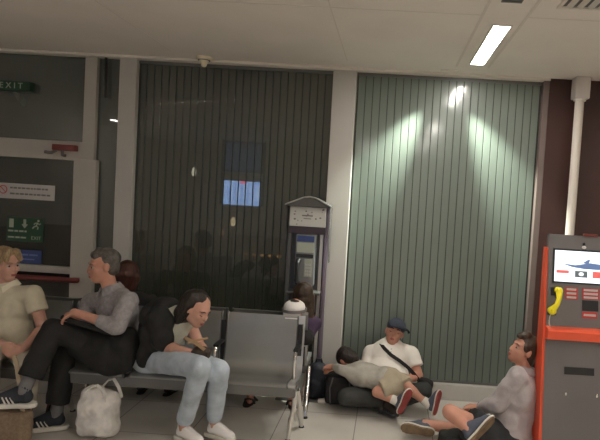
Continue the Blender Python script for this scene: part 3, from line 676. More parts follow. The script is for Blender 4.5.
def person(label, S):
    """S: joints and clothes. One continuous body; hair, clothing and face details are its children"""
    base = V(S['base']); root = thing('person', label, 'person', base); s = S.get('s', 1.0)
    pel, ch, nk = V(S['pelvis']), V(S['chest']), V(S['neck']); w = S.get('girth', 1.0)
    shs = [V(a[0]) for a in S['arms']]
    hc, hf, hu = V(S['head'][0]), S['head'][1], S['head'][2]; hs = S.get('hs', 1.0); f, r, u = frame_of(hf, hu)
    spine = (nk-pel).normalized(); rt = (shs[1]-shs[0]).normalized(); rt = (rt-spine*rt.dot(spine)).normalized(); fr = spine.cross(rt)
    if fr.dot(V(S['facing'])) < 0: fr = -fr
    belly = pel.lerp(ch, .45) + fr*S.get('belly', .01); hips = [V(l[0]) for l in S['legs']]
    def torso(b, g, top=1.0):
        b.ell(ch, ((.165*s+g)*S.get('cw', 1), (.112*s*w+g), .165*s+g), (rt, fr, spine))
        b.ell(belly, ((.15*s*w+g), (.115*s*w+g), .17*s+g), (rt, fr, spine))
        b.cone(pel, ch, .115*s*w+g, .12*s*w+g, 16)
        for x in shs: b.cone(ch+spine*.07*s, x, .075*s+g, .056*s+g, 14)
        b.cone(ch+spine*.10*s, ch.lerp(nk, .62+.38*top)+spine*(.0 if top else .0), .085*s+g, (.05+.028*(1-top))*s+g*.5, 14, True, bool(top))
    def pelvis(b, g):
        b.ell(pel, (.165*s*w+g, .125*s*w+g, .13*s+g), (rt, fr, spine))
        for h in hips: b.cone(pel.lerp(h, .3), h, .11*s+g, .092*s+g, 14)
    b = MB(); torso(b, 0); pelvis(b, 0)
    b.cone(nk-spine*.02*s, hc - u*.045*hs - f*.012*hs, .054*s, .052*hs, 14)
    head_shapes(b, hc, f, r, u, hs)
    for (sh, el, wr, hd, bk, th, cu) in S['arms']:
        b.cone(sh, el, .050*s, .040*s, 14); b.cone(el, wr, .041*s, .027*s, 14); b.ell(V(el).lerp(V(wr), .28), (.043*s,)*3)
        hand(b, wr, hd, bk, th, cu, S.get('handscale', s))
    for (hp, kn, an, td, upv) in S['legs']:
        hp, kn, an = V(hp), V(kn), V(an)
        b.cone(hp, kn, .088*s, .056*s, 16); b.cone(kn, an, .055*s, .036*s, 16)
        sh_ = (an-kn).normalized(); cd_ = (kn-hp).normalized(); back = -(cd_ - sh_*cd_.dot(sh_)); back = back.normalized() if back.length > .05 else V((0, 0, 0))
        b.ell(kn.lerp(an, .30)+back*.016*s, (.050*s, .050*s, .050*s)); b.cone(kn.lerp(an, .15)+back*.012*s, kn.lerp(an, .6), .05*s, .040*s, 14)
        d, sd, n = frame_of(td, upv); b.cone(an-d*.010*s-n*.038*s, an+d*.10*s-n*.05*s, .030*s, .024*s, 12); b.cone(an, an-n*.03*s, .036*s, .036*s, 12)
        if S.get('bare'):
            b.ell(an+d*.12*s-n*.055*s, (.05*s, .04*s, .016*s), (d, sd, n))
            for j in range(5): b.cone(an+d*.15*s-n*.058*s+sd*(j-2)*.016*s, an+d*(.178-.006*abs(j-1))*s-n*.062*s+sd*(j-2)*.017*s, .010*s, .009*s, 8)
    body = b.blob('body', S['skin'], root, S.get('voxel', .0075), 2)
    head_parts(body, hc, f, r, u, hs, S.get('closed', False), S.get('brow', 'hair_dark'), S.get('mouth_open', False))
    # hair
    P = lambda df, dr, du: hc + f*df*hs + r*dr*hs + u*du*hs
    if S.get('hair'):
        b = MB(); hb = S.get('hairbulk', 1.0)
        b.ell(P(-.028, 0, .046), (.094*hb*hs, .083*hb*hs, .084*hb*hs), (f, r, u)); b.ell(P(-.048, 0, -.01), (.064*hb*hs, .076*hb*hs, .070*hb*hs), (f, r, u))
        for q in (-1, 1) if S.get('sides', True) else (): b.ell(P(.004, q*.066, .03), (.045*hs, .016*hs, .035*hs), (f, r, u))
        for it in S.get('locks', []): b.cone(P(*it[0]), P(*it[1]), it[2]*hs, it[3]*hs, 12)
        for it in S.get('wlocks', []): b.cone(it[0], it[1], it[2], it[3], 12)
        b.blob('hair', S['hair'], root, .007, 3, .006, 26.0, (1, 1, .4))
    # upper garment
    if S.get('shirt'):
        b = MB(); g = .014*s; torso(b, g, 0.35); pelv = S.get('shirt_low', .35)
        b.ell(pel+spine*.06*s, (.168*s*w+g, .128*s*w+g, .10*s+g), (rt, fr, spine))
        for i, (sh, el, wr, *_r) in enumerate(S['arms']):
            cov = S.get('sleeve', (2.0, 2.0))[i]; sh, el, wr = V(sh), V(el), V(wr)
            c1 = min(cov, 1.0); q = sh.lerp(el, c1); ra, rb = .058*s+g, .058*s+g+(.044-.058)*s*c1
            if cov <= 1.0: b.cone(sh, q, ra, rb+.006, 16, True, False)
            else:
                b.cone(sh, el, ra, .044*s+g, 16); c2 = min(cov-1.0, 1.0); b.cone(el, el.lerp(wr, c2), .044*s+g, (.044-.014*c2)*s+g*.8, 16, True, False)
        sh_o = b.blob('shirt', S['shirt'], root, .010, 4, S.get('crease', .007), 11.0, (1, 1, 1))
        if S.get('collar'):
            cc = nk.lerp(hc, .08) - spine*.012
            pts = [cc + rt*math.sin(a)*.076*s + fr*(math.cos(a)*.082-.004)*s - spine*(.012+.034*max(0.0, math.cos(a)))*s for a in [2*math.pi*k/26.0+.12 for k in range(26)]]
            nr = [(rt*math.sin(a) + fr*math.cos(a) + spine*.55).normalized() for a in [2*math.pi*k/26.0+.12 for k in range(26)]]
            MB().strip(pts[1:25], .050*s, .009, nr[1:25]).build('collar', S['collar'], sh_o)
        if S.get('placket'):
            pts = [ch.lerp(nk, t)+fr*(.112*s*w+g+.006) for t in (.75, .4, .1)] + [belly.lerp(ch, t)+fr*(.112*s*w+g+.008) for t in (.7, .3)]
            pts = []
            for t in ([.30, .42, .54, .66, .78, .88] if S['placket'] == 'cream_light' else [.68, .76, .84, .90]):
                q = pel.lerp(nk, t) - base
                ok, hit, nrm, _i = sh_o.ray_cast(q+fr*.6, -fr)
                if ok: pts.append(hit + base + fr*.003)
            MB().strip(pts, .030, .008, fr).build('placket', S['placket'], sh_o)
            for q in pts[1:]: MB().ell(q+fr*.006, (.006, .006, .006), None, 10, 6).build('button', 'paper', sh_o)
    # lower garment
    if S.get('trousers'):
        b = MB(); g = S.get('tg', .014)*s; pelvis(b, g)
        for i, (hp, kn, an, *_r) in enumerate(S['legs']):
            hp, kn, an = V(hp), V(kn), V(an); cov = S.get('legcov', (1.9, 1.9))[i]
            if cov <= 1.0: b.cone(hp, hp.lerp(kn, cov), .094*s+g, (.094-.03*cov)*s+g+.012, 18, True, False)
            else:
                b.cone(hp, kn, .094*s+g, .060*s+g, 18); c2 = cov-1.0; fl = S.get('flare', 1.0)
                b.cone(kn, kn.lerp(an, c2), .060*s+g, (.060-.018*c2)*s*fl+g, 18, True, False)
                if fl <= 1.05: 
                    sh_ = (an-kn).normalized(); cd_ = (kn-hp).normalized(); back = -(cd_-sh_*cd_.dot(sh_))
                    if back.length > .05: b.ell(kn.lerp(an, .3)+back.normalized()*.014*s, (.052*s+g*.8,)*3)
        b.blob(S.get('tname', 'trousers'), S['trousers'], root, .010, 4, S.get('tcrease', .007), 10.0)
    for i, kw in enumerate(S.get('shoes', [])):
        if kw is None: continue
        kw = dict(kw); L = S['legs'][i]
        sk_ = kw.pop('sock', None)
        if sk_: MB().cone(V(L[2]).lerp(V(L[1]), .22), V(L[2]), .042*s, .043*s, 14, False, True).build('sock', sk_, root)
        shoe(root, L[2], L[3], L[4], **kw)
    return root, body, (rt, fr, spine)
# ---- woman at the left edge
wr1, wr2 = at(24, 348, 3.80), at(2, 344, 3.80)
person('woman with short blonde hair and cream shirt sitting at the left edge', dict(
    base=(-2.75, 3.95, 0), skin='skin_pale', pelvis=(-2.74, 4.09, .53), chest=(-2.765, 4.07, .83), neck=(-2.81, 4.06, 1.015), facing=(.25, -1, 0), belly=.02, girth=.98, s=.97,
    head=(at(6, 264, 4.04), (.93, -.34, -.08), (.02, 0, 1)), hs=1.0,
    arms=[(at(33, 294, 4.03), at(43, 328, 3.99), wr1, (-.75, -.25, -.5), (.3, -.9, .3), (-.3, -.2, .9), .5), ((-2.98, 4.08, .95), (-3.02, 3.95, .70), wr2, (.75, -.3, -.5), (-.2, -.9, .35), (.3, -.3, .9), .5)],
    legs=[((-2.66, 4.06, .51), at(28, 364, 3.76), at(27, 405, 3.92), (.2, -1, 0), (0, 0, 1)), ((-2.84, 4.06, .51), at(-10, 352, 3.74), at(-12, 402, 3.90), (.1, -1, 0), (0, 0, 1))],
    hair='hair_blond', brow='hair_blond', locks=[((-.03, .06, .02), (-.035, .075, -.07), .045, .030), ((-.03, -.06, .02), (-.035, -.075, -.07), .045, .030), ((-.07, 0, 0), (-.08, 0, -.09), .07, .04), ((.05, .03, .10), (.075, .055, .045), .03, .018), ((.05, -.03, .10), (.075, -.055, .045), .03, .018)],
    shirt='cream_cloth', sleeve=(.52, .52), collar='cream_light', placket='cream_light', trousers='beige_cloth', legcov=(1.92, 1.92), flare=1.15,
    shoes=[dict(upper='leather_dark', sole='black', L=.24), dict(upper='leather_dark', sole='black', L=.24)]))

# ---- grey-haired man with crossed legs
person('grey-haired man in grey shirt sitting with crossed black-trousered legs', dict(
    base=(-1.95, 4.0, 0), skin='skin_warm', pelvis=(-1.93, 4.07, .555), chest=(-1.955, 4.05, .86), neck=(-2.02, 4.04, 1.045), facing=(-1, -.45, 0), belly=.03, girth=1.05,
    head=(at(103.5, 266, 4.02), (-.80, -.60, -.10), (-.06, -.02, 1)), hs=1.03,
    arms=[(at(91, 302, 4.20), at(84, 322, 4.08), at(68, 316, 3.93), (-.7, -.3, -.65), (-.5, -.3, .8), (.2, -.9, .2), .4), (at(128, 301, 3.90), at(117, 327, 3.80), at(74, 312, 3.80), (-.85, .05, -.55), (-.5, -.35, .8), (-.2, .9, .3), .45)],
    legs=[((-1.95, 4.15, .545), at(66, 345, 3.97), at(56.5, 413.5, 3.89), (-.93, -.35, -.0), (0, 0, 1)), ((-1.93, 3.98, .565), at(53, 329, 3.80), at(24, 390, 3.62), (-.96, -.22, .03), (.03, -.05, 1))],
    hair='hair_grey', brow='hair_grey', hairbulk=.985, sides=False, locks=[((.02, 0, .095), (.052, 0, .085), .042, .030), ((.02, .03, .085), (.05, .03, .07), .035, .022), ((.02, -.03, .085), (.05, -.03, .07), .035, .022)], shirt='grey_cloth', sleeve=(1.5, 1.45), collar='grey_cloth', trousers='black_cloth', legcov=(1.86, 1.80), flare=1.45, tg=.016,
    shoes=[dict(upper='navy', sole='sole_white', L=.29, stripes=True, sock='sock_grey'), dict(upper='navy', sole='sole_white', L=.29, stripes=True, sock='sock_grey')]))
b = MB()
J = at(108, 349, 3.92)
b.ell(J+V((-.03, 0, .0)), (.23, .14, .13)).ell(J+V((.13, -.01, .02)), (.11, .13, .15)).ell(J+V((-.17, -.02, .03)), (.12, .10, .10)).ell(J+V((.06, -.09, -.06)), (.17, .05, .10))
jk = thing('jacket', 'black jacket bundled on the lap of the grey-haired man', 'jacket', (J.x, J.y, .45))
b.blob('cloth', 'black_cloth', jk, .012, 5, .016, 8.0, (1, 1, .5))
MB().tube([at(62, 317, 3.80), at(75, 322, 3.78), at(95, 328, 3.77), at(112, 334, 3.78)], [.016, .02, .022, .018], 8).build('folded_edge', 'black_cloth', jk)

# ---- girl asleep
GX = person('dark-haired girl in pale jeans and black jacket dozing bent forward', dict(
    base=(-1.5, 3.95, 0), skin='skin_pale', pelvis=(-1.66, 4.04, .525), chest=at(172, 326, 3.95), neck=at(184, 311, 3.93), facing=(.8, -.6, -.2), girth=1.0, s=.93, cw=.9,
    head=(at(197.5, 309, 3.88), (.84, -.40, -.42), (.45, -.08, .86)), hs=1.0, closed=True,
    arms=[(at(163, 317, 3.84), at(168, 347, 3.80), at(189, 352, 3.72), (.9, -.15, -.1), (.1, -.3, .95), (0, .9, .3), .4), (at(189, 322, 4.02), at(200, 346, 3.96), at(207, 355, 3.80), (.1, -.8, -.5), (.5, -.3, .8), (-.9, -.2, .2), .5)],
    legs=[((-1.62, 3.97, .545), at(201, 367, 3.55), at(183, 426, 3.80), (.93, -.38, 0), (0, 0, 1)), ((-1.58, 4.10, .54), at(219, 370, 3.68), at(214, 423, 3.90), (.95, -.32, 0), (0, 0, 1))],
    hair='hair_dark', locks=[((-.05, .03, .04), (-.08, .03, -.10), .08, .06), ((-.05, -.04, .04), (-.06, -.07, -.10), .07, .04), ((-.07, 0, -.08), (-.11, .02, -.20), .07, .03), ((-.03, .07, .02), (-.04, .085, -.12), .035, .025)], sides=False,
    shirt='offwhite_cloth', sleeve=(.3, .3), trousers='denim', legcov=(1.90, 1.90), tg=.017, tcrease=.006,
    shoes=[dict(upper='shoe_white', sole='sole_white', L=.25), dict(upper='shoe_white', sole='sole_white', L=.25)]))
jk = thing('jacket', 'black jacket draped over the back and arm of the dozing girl', 'jacket', (-1.68, 3.95, .5))
b = MB()
for p, r in ((at(154, 315, 3.95), (.10, .13, .10)), (at(152, 330, 3.98), (.10, .12, .14)), (at(147, 347, 4.02), (.09, .12, .09)), (at(160, 323, 3.83), (.095, .080, .13)), (at(163, 338, 3.80), (.075, .07, .10)), (at(164, 306, 3.95), (.10, .11, .07)), (at(156, 335, 3.88), (.11, .10, .12)), (at(167, 323, 3.82), (.05, .06, .07))): b.ell(p, r)
b.cone(at(150, 340, 3.86), at(143, 362, 3.9), .07, .05)
b.blob('cloth', 'black_cloth', jk, .010, 5, .012, 9.0)
hb = thing('handbag', 'small brown handbag with tan handles on the dozing girl\'s lap', 'bag', at(199, 362, 3.70))
c = at(201, 353, 3.72)
MB().ell(c, (.065, .05, .05)).box(c+V((0, 0, -.015)), (.12, .08, .07)).blob('pouch', mat('brown_leather', (.045, .028, .02), .5), hb, .008, 4, .004, 14)
for dx in (0, .018):
    MB().strip([at(184, 338, 3.70)+V((0, dx, 0)), at(195, 343, 3.66)+V((0, dx, 0)), at(204, 350, 3.64)+V((0, dx, 0))], .014, .006, (0, -1, .3)).build('handle', mat('tan_strap', (.42, .27, .15), .6), hb)
MB().strip([at(188, 343, 3.66), at(198, 340, 3.66), at(208, 338, 3.68)], .014, .006, (0, -1, .3)).build('handle', M['tan_strap'] if 'tan_strap' in M else bpy.data.materials['tan_strap'], hb)

# ---- people on the rear bench, backs to us
def back_view(label, base, hc, hu, hairm, shirt, x, sk='skin_warm', hair=True, bulk=1.0, locks=(), bare_feet=None, hs=1.0, s=.95, arm=.17, drop=-.09, curled=False, hf=(0, 1, 0)):
    nk = V(hc)+V((0, -.02, -.135*hs)); L = []
    for i, sx in enumerate((-1, 1)):
        ft = bare_feet[i] if bare_feet else V((x+sx*.12, 4.74, .085))
        if curled: L.append(((x+sx*.08, 4.5, .52), (x+sx*.10, 4.74, .72), (x+sx*.08, 4.62, .535), (0, 1, 0), (0, 0, 1))); continue
        L.append(((x+sx*.09, 4.53, .52), V((ft[0], 4.80, .49)), ft, (sx*.15, 1, 0), (0, 0, 1)))
    return person(label, dict(base=base, skin=sk, pelvis=(x, 4.49, .53), chest=V((x, 4.46, .53)).lerp(nk, .62), neck=nk, facing=(0, 1, 0), s=s, girth=.92, head=(hc, hf, hu), hs=hs,
        arms=[(nk+V((-arm, 0, drop)), (nk.x-arm-.04, 4.52, .67), (x-.12, 4.72, .58), (.3, .9, -.1), (0, .1, 1), (1, 0, 0), .4), (nk+V((arm, 0, drop)), (nk.x+arm-.02, 4.52, .67), (x+.12, 4.72, .58), (-.3, .9, -.1), (0, .1, 1), (-1, 0, 0), .4)],
        legs=L, hair=hairm if hair else None, hairbulk=bulk, sides=False, locks=locks, shirt=shirt, sleeve=(1.8, 1.8), trousers='charcoal' if not bare_feet else 'purple', legcov=(1.85, 1.85) if not bare_feet else (1.35, 1.35), bare=bool(bare_feet),
        shoes=[] if bare_feet else [dict(upper='leather_dark', sole='black', L=.26)]*2))
back_view('person with auburn hair and black top behind the grey-haired man', (-2.02, 4.5, 0), at(128.5, 276, 4.47), (.05, 0, 1), 'hair_red', 'black_cloth', -1.93, arm=.20, drop=-.055, locks=[((-.06, 0, .02), (-.07, 0, -.10), .085, .05), ((-.03, .06, 0), (-.04, .06, -.08), .05, .03), ((-.03, -.06, 0), (-.04, -.06, -.08), .05, .03)], hs=1.04)
f1, f2 = V((-1.07, 4.60, .075)), V((-.72, 4.62, .075))
back_view('person in white cap slumped low on the rear bench', (-.98, 4.5, 0), at(293.5, 311, 4.37), (.22, -.1, 1), 'hair_dark', 'black_cloth', -.98, curled=True, hs=.86, s=.78, bulk=.84, arm=.12)
ch_ = [o for o in bpy.data.objects if o.get('label', '').startswith('person in white cap')][0]
back_view('person with long dark hair and purple top at rear bench end', (-.72, 4.5, 0), at(304, 296, 4.60), (-.02, -.05, 1), 'hair_brown', 'purple', -.80, bare_feet=(f1, f2), locks=[((-.03, 0, .02), (-.05, .0, -.20), .075, .055), ((-.05, .01, -.15), (-.06, .01, -.30), .05, .03), ((-.03, .06, 0), (-.05, .065, -.2), .04, .03), ((-.03, -.06, 0), (-.05, -.065, -.2), .04, .03)], hs=.97, s=.84, arm=.10)
ro = [o for o in bpy.data.objects if o.get('label', '').startswith('person with long dark')][0]
for fp, sx in ((f1, -1), (f2, 1)):
    sn = MB().ell(fp+V((sx*.015, .05, -.066)), (.048, .125, .010)); so = sn.build('sandal', 'leather_dark', ro)
    MB().tube([fp+V((-.042, .0, -.055)), fp+V((-.03, -.035, -.01)), fp+V((0, -.047, .0)), fp+V((.03, -.035, -.01)), fp+V((.042, .0, -.055))], .008, 8).build('strap', 'leather_dark', so)
    MB().tube([fp+V((-.045, .075, -.06)), fp+V((0, .08, -.015)), fp+V((.05, .075, -.06))], .010, 8).build('strap', 'leather_dark', so)
ro = ch_; hc = at(293.5, 311, 4.37)
cp = MB().ell(hc+V((.008, -.014, .034)), (.086, .106, .060)).blob('cap', 'shoe_white', ro, .008, 3)
ring = [hc+V((.008+.093*math.cos(t), -.014+.116*math.sin(t), .016)) for t in [k*math.pi/16 for k in range(32)]]
MB().strip(ring+ring[:1], .022, .008, [V((math.cos(t), math.sin(t), 0)) for t in [k*math.pi/16 for k in range(32)]]+[V((1, 0, 0))]).build('cap_band', 'ink', cp)
MB().box(hc+V((.004, -.095, -.010)), (.135, .03, .030), None, .008).build('cap_back', 'paper', cp)
MB().tube([hc+V((-.072, -.06, -.034)), hc+V((-.04, -.105, -.036)), hc+V((.05, -.105, -.036)), hc+V((.08, -.06, -.034))], .010, 8).build('cap_strap', 'shoe_white', cp)
# ---- man asleep on the floor in white polo
K1, K2 = at(346, 397, 4.50), at(424, 391, 4.62)
person('man in white polo and navy cap asleep on floor against window', dict(
    base=(.07, 4.75, 0), skin='skin_warm', pelvis=(.06, 4.74, .13), chest=at(389, 358, 4.84), neck=at(392, 345.5, 4.875), facing=(0, -1, .2), belly=.075, girth=1.22,
    head=(at(394.5, 332.5, 4.86), (-.02, -.93, .30), (.26, .26, .93)), hs=.98, closed=True, mouth_open=True,
    arms=[(at(371, 353, 4.85), at(366, 378, 4.76), at(378, 384, 4.62), (.8, -.4, -.1), (.1, -.4, .9), (.1, .8, .3), .4), (at(411, 354, 4.85), at(418.5, 375, 4.76), at(402, 382, 4.585), (-.85, -.35, -.12), (.0, -.35, .93), (.2, -.7, .5), .4)],
    legs=[((-.03, 4.70, .13), K1, at(383, 399, 4.60), (.8, -.5, -.1), (.1, .2, .95)), ((.15, 4.70, .13), K2, at(394, 397, 4.66), (-.8, -.5, -.1), (-.1, .2, .95))],
    shirt='white_cloth', sleeve=(.62, .62), collar='white_cloth', placket='white_cloth', crease=.006, trousers='slate', legcov=(1.97, 1.97), flare=1.3, shirt_low=.3,
    shoes=[dict(upper='leather_dark', sole='black', L=.24), dict(upper='leather_dark', sole='black', L=.24)]))
proot = bpy.data.objects[[o.name for o in bpy.data.objects if o.get('label', '').startswith('man in white polo')][0]]
hc = at(394.5, 332.5, 4.86); f, r, u = frame_of((-.02, -.93, .30), (.26, .26, .93))
cap = MB().ell(hc+u*.058-f*.014, (.103, .086, .075), (f, r, u)).ell(hc-f*.05+u*.01, (.06, .08, .05), (f, r, u)).blob('cap', 'cap_blue', proot, .008, 3)
pk = []
for t in [k/10.0 for k in range(11)]:
    a = math.radians(-70+140*t); pk.append((math.sin(a), math.cos(a)))
b2 = bmesh.new(); rows = []; f2 = (f*.85 - r*.5).normalized(); r2 = f2.cross(u).normalized()
for rr, dz in ((.078, .062), (.110, .062), (.145, .052), (.158, .042)):
    rows.append([b2.verts.new(hc + r2*x*min(rr, .088+.02*y) + f2*(.015 + y*(rr)) + u*(dz-.018*x*x)) for x, y in pk])
for A, B in zip(rows, rows[1:]):
    for j in range(10): b2.faces.new((A[j], A[j+1], B[j+1], B[j]))
ret = bmesh.ops.solidify(b2, geom=b2.faces[:], thickness=.006); x = MB(); x._merge(b2); x.build('peak', 'cap_blue', cap)
st = thing('crossbody_bag', 'black crossbody bag with strap across the white polo shirt', 'bag', at(424, 395, 4.72))
c = at(424.5, 386, 4.72)
MB().box(c, (.13, .09, .13), Matrix.Rotation(.35, 3, 'Y'), .03).ell(c, (.075, .055, .075)).blob('pouch', 'black_cloth', st, .008, 4, .004, 14)
MB().strip([at(389, 350, 4.97), at(383, 344, 4.93), at(380.5, 342.5, 4.86), at(381, 344, 4.79), at(384, 348, 4.735), at(391, 355, 4.685), at(400, 361, 4.655), at(408, 367.5, 4.66), at(414, 374, 4.68), at(420, 382, 4.69)], .030, .008, [(0, 0.7, .6), (0, .3, 1), (0, -.2, 1), (0, -1, .8)]+[(0, -1, .25)]*7+[(0, -1, .25)]).build('strap', 'black_cloth', st)

def sole_frame(cx, cy, Y, toe, out, L):
    d = V(toe).normalized(); n = -V(out).normalized(); n = (n-d*n.dot(d)).normalized(); k = L/.27
    O = at(cx, cy, Y) + n*.045*k
    return O - d*.06*k + n*.055*k, d, n
KA = sole_frame(405, 402, 4.36, (.35, -.05, .94), (.55, -.83, -.05), .215)
KB = sole_frame(437.5, 403, 4.50, (.16, .0, .98), (.80, -.60, -.02), .205)
YA = sole_frame(417.5, 430.5, 4.14, (-.93, -.10, .16), (.03, -.97, -.25), .255)
YB = sole_frame(481.5, 432, 3.70, (.62, .10, .72), (.45, -.62, -.45), .255)

# ---- child lying across his lap, head on the bag
def kid():
    P = at(389, 381, 4.60)
    r_, b_, _ = person('child in pale shirt and khaki shorts asleep across the man\'s lap', dict(
        base=(-.1, 4.65, 0), skin='skin_warm', pelvis=P, chest=at(361, 374, 4.65), neck=at(352, 367, 4.70), facing=(.1, -.75, -.65), s=.80, girth=.98, belly=.0, cw=.95,
        head=(at(346.5, 360.5, 4.74), (-.35, .25, -.9), (-.75, .5, .45)), hs=.86, closed=True,
        arms=[(at(357, 366, 4.74), at(346, 367, 4.78), at(337, 368, 4.72), (-.9, -.3, -.15), (0, -.3, .95), (0, .9, 0), .3), (at(355, 375, 4.58), at(342, 370, 4.58), at(334, 367, 4.66), (-.9, .3, -.1), (0, -.4, .9), (0, .9, .2), .3)],
        legs=[(P+V((.03, -.06, -.02)), at(377, 392, 4.47), KA[0], KA[1], KA[2]), (P+V((.10, .04, -.02)), at(409, 388, 4.58), KB[0], KB[1], KB[2])],
        hair='hair_dark', hairbulk=1.05, locks=[((-.05, 0, .03), (-.07, 0, -.06), .085, .06)], shirt='kid_shirt', sleeve=(1.95, 1.95), crease=.009, trousers='khaki', tname='shorts', legcov=(.80, .75), tg=.022, tcrease=.010))
    return r_
kr = kid()
shoe(kr, *KA, upper='shoe_grey', sole='sole_red', L=.215, rim='sole_white')
shoe(kr, *KB, upper='shoe_grey', sole='sole_red', L=.205, rim='sole_white')
for A_, K_ in ((KA, at(377, 392, 4.47)), (KB, at(409, 388, 4.58))):
    MB().cone(A_[0].lerp(K_, .30), A_[0], .036, .038, 14, False, True).build('sock', 'sock', kr)

# ---- young man leaning on the kiosk
person('young man in grey sweater and dark shorts leaning against the kiosk', dict(
    base=(.95, 4.0, 0), skin='skin_warm', pelvis=(.965, 3.97, .125), chest=at(519, 393, 3.99), neck=at(524, 367, 4.02), facing=(-1, -.1, 0), belly=.03, girth=1.05,
    head=(at(523.5, 350, 4.03), (-.88, -.22, .36), (.36, .02, .93)), hs=.97,
    arms=[(at(520, 377, 4.17), at(498, 400, 4.18), at(480, 409, 4.10), (-.9, -.3, -.1), (-.1, -.2, .95), (0, -.9, .1), .4), (at(517, 377, 3.86), at(498, 404, 3.86), at(479, 408, 4.0), (-.8, .5, -.1), (-.1, -.2, .95), (0, .9, .1), .4)],
    legs=[((.93, 4.08, .12), at(470, 431, 4.20), YA[0], YA[1], YA[2]), ((.93, 3.88, .13), at(450, 412, 3.84), YB[0], YB[1], YB[2])],
    hair='hair_brown', hairbulk=1.0, locks=[((-.04, 0, .02), (-.06, 0, -.06), .085, .06), ((.03, 0, .10), (.08, 0, .085), .045, .022)], shirt='lilac', sleeve=(1.9, 1.9), crease=.012, collar='lilac', trousers='charcoal', tname='shorts', legcov=(.92, .70), tg=.030, tcrease=.010))
yr = [o for o in bpy.data.objects if o.get('label', '').startswith('young man in grey sweater')][0]
shoe(yr, *YA, upper='shoe_grey', sole='sole_tan', L=.255, rim='sole_white')
shoe(yr, *YB, upper='shoe_grey', sole='sole_tan', L=.255, rim='sole_white')
w0, w1 = at(479, 408, 4.0), at(498, 404, 3.86)
MB().tube([w0+V((.034*math.cos(t)*.35, .034*math.cos(t)*.3, .036*math.sin(t))) for t in [k*math.pi/8 for k in range(16)]], .010, 8, True).build('wristwatch', mat('watch_blue', (.12, .17, .22), .4), yr)

# ================================================================== BAGS
wb = thing('shopping_bag', 'crumpled white shopping bag on the floor before the bench', 'bag', (-1.93, 3.92, 0))
cx, cy = -1.965, 3.85
b = MB()
b.ell((cx, cy, .10), (.155, .11, .10)).ell((cx, cy, .19), (.148, .095, .13)).box((cx, cy, .12), (.27, .17, .21), None, .05).ell((cx-.03, cy, .28), (.10, .06, .07))
b.ell((cx+.05, cy, .25), (.10, .07, .08))
b.blob('sack', mat('white_bag_plastic', (.84, .80, .75), .45, col2=(.62, .59, .56), scale=16, bump=.5, bscale=18), wb, .010, 4, .016, 10)
for dy, x0, x1, h in ((-.05, -.075, .055, .385), (.05, -.01, .115, .40)):
    MB().strip([(cx+x0, cy+dy, .28), (cx+x0+.005, cy+dy, .34), (cx+(x0*.65+x1*.35), cy+dy*1.1, h-.01), (cx+(x0*.35+x1*.65), cy+dy*1.1, h), (cx+x1-.005, cy+dy, .345), (cx+x1+.02, cy+dy, .27)], .022, .010, [(-1, -.5, .3), (-1, -.5, .3), (-.4, -.3, 1), (.4, -.3, 1), (1, -.5, .3), (1, -.5, .3)]).build('handle', bpy.data.materials['white_bag_plastic'], wb)
tb = thing('tote_bag', 'tan woven tote bag on the floor at the left edge', 'bag', (-2.5, 3.72, 0))
p = at(10, 420, 3.62)
tb.location = (p.x, p.y, 0)
b = MB(); b.box((p.x-.02, p.y, .13), (.30, .13, .22), None, .03).ell((p.x-.02, p.y, .11), (.165, .085, .11))
b.blob('pouch', mat('tan_weave', (.27, .19, .125), .8, var=.25, scale=60, bump=.5, bscale=140), tb, .010, 3, .006, 10)
MB().strip([V((p.x+.085, p.y, .20)), at(22, 394, 3.63), at(19, 380, 3.66), at(17, 364, 3.70), at(14, 356, 3.73)], .028, .008, [(0, -1, .1)]*5).build('strap', mat('pale_strap', (.46, .36, .25), .7), tb)
sc = thing('travel_bag', 'black travel bag on the floor under the sleeping child\'s arms', 'bag', (-.30, 4.80, 0))
c = at(344, 383, 4.80)
b = MB(); b.box((c.x+.01, 4.80, .135), (.34, .20, .26), None, .05).ell((c.x+.01, 4.80, .14), (.19, .115, .13))
so = b.blob('case', mat('black_nylon', (.024, .021, .024), .6, var=.4, scale=7, bump=.3, bscale=40), sc, .010, 3, .006, 9)
MB().tube([(c.x-.10, 4.695, .02), (c.x-.11, 4.685, .16), (c.x-.09, 4.70, .25)], .006, 8).build('seam', 'ink', so)
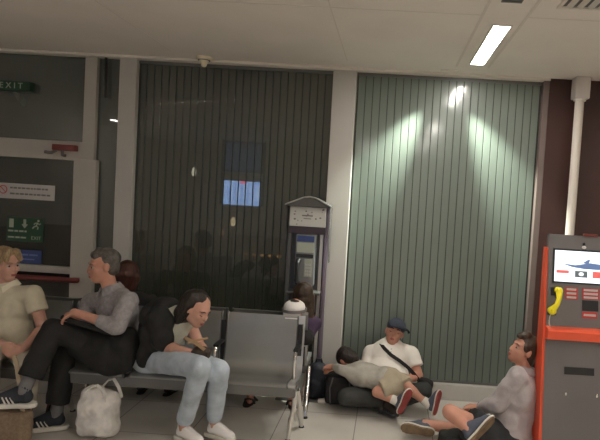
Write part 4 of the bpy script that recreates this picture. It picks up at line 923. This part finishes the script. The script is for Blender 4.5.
MB().tube([(c.x+.06, 4.69, .02), (c.x+.06, 4.68, .16), (c.x+.05, 4.70, .25)], .006, 8).build('seam', 'ink', so)
rs = thing('rucksack', 'navy rucksack standing on floor beside the bench end', 'bag', (-.49, 4.86, 0))
c = at(318, 380, 4.86)
b = MB(); b.ell((c.x, 4.86, .16), (.115, .10, .17)).box((c.x, 4.86, .12), (.19, .15, .20), None, .04).ell((c.x-.02, 4.79, .12), (.07, .05, .09))
b.blob('sack', mat('navy_nylon', (.010, .011, .02), .7, var=.4, scale=8, bump=.3, bscale=40), rs, .010, 4, .010, 10)
MB().tube([(c.x-.03, 4.86, .31), (c.x-.02, 4.86, .355), (c.x+.02, 4.86, .355), (c.x+.03, 4.86, .31)], .009, 8).build('grab_loop', 'black', rs)
MB().box((c.x+.055, 4.765, .02), (.07, .05, .035), None, .012).build('pale_tag', 'sock', rs)
bb = thing('backpack', 'black backpack on the floor under the young man\'s knee', 'bag', (.62, 4.0, 0))
c = at(462, 436, 3.98)
b = MB(); b.box((c.x-.005, 3.97, .085), (.33, .15, .15), None, .04).ell((c.x-.01, 3.97, .09), (.175, .095, .095))
b.blob('sack', mat('black_canvas', (.020, .021, .018), .75, var=.4, scale=9, bump=.4, bscale=40), bb, .010, 4, .008, 10)
MB().strip([(c.x-.12, 3.90, .13), (c.x-.05, 3.87, .14), (c.x+.03, 3.87, .09), (c.x+.10, 3.88, .03)], .035, .012, (0, -1, .4)).build('strap', 'black', bb)

# ================================================================== LIGHT
w = bpy.data.worlds.new('World'); SC.world = w; w.use_nodes = True
bg = w.node_tree.nodes['Background']; bg.inputs[0].default_value = (0.020, 0.019, 0.014, 1); bg.inputs[1].default_value = 1.0
SC.view_settings.view_transform = 'Standard'; SC.view_settings.look = 'None'; SC.view_settings.gamma = 1.0
SC.view_settings.use_curve_mapping = False; SC.view_settings.exposure = 1.6
SC.cycles.use_denoising = True; SC.cycles.max_bounces = 8; SC.cycles.diffuse_bounces = 5; SC.cycles.transparent_max_bounces = 8
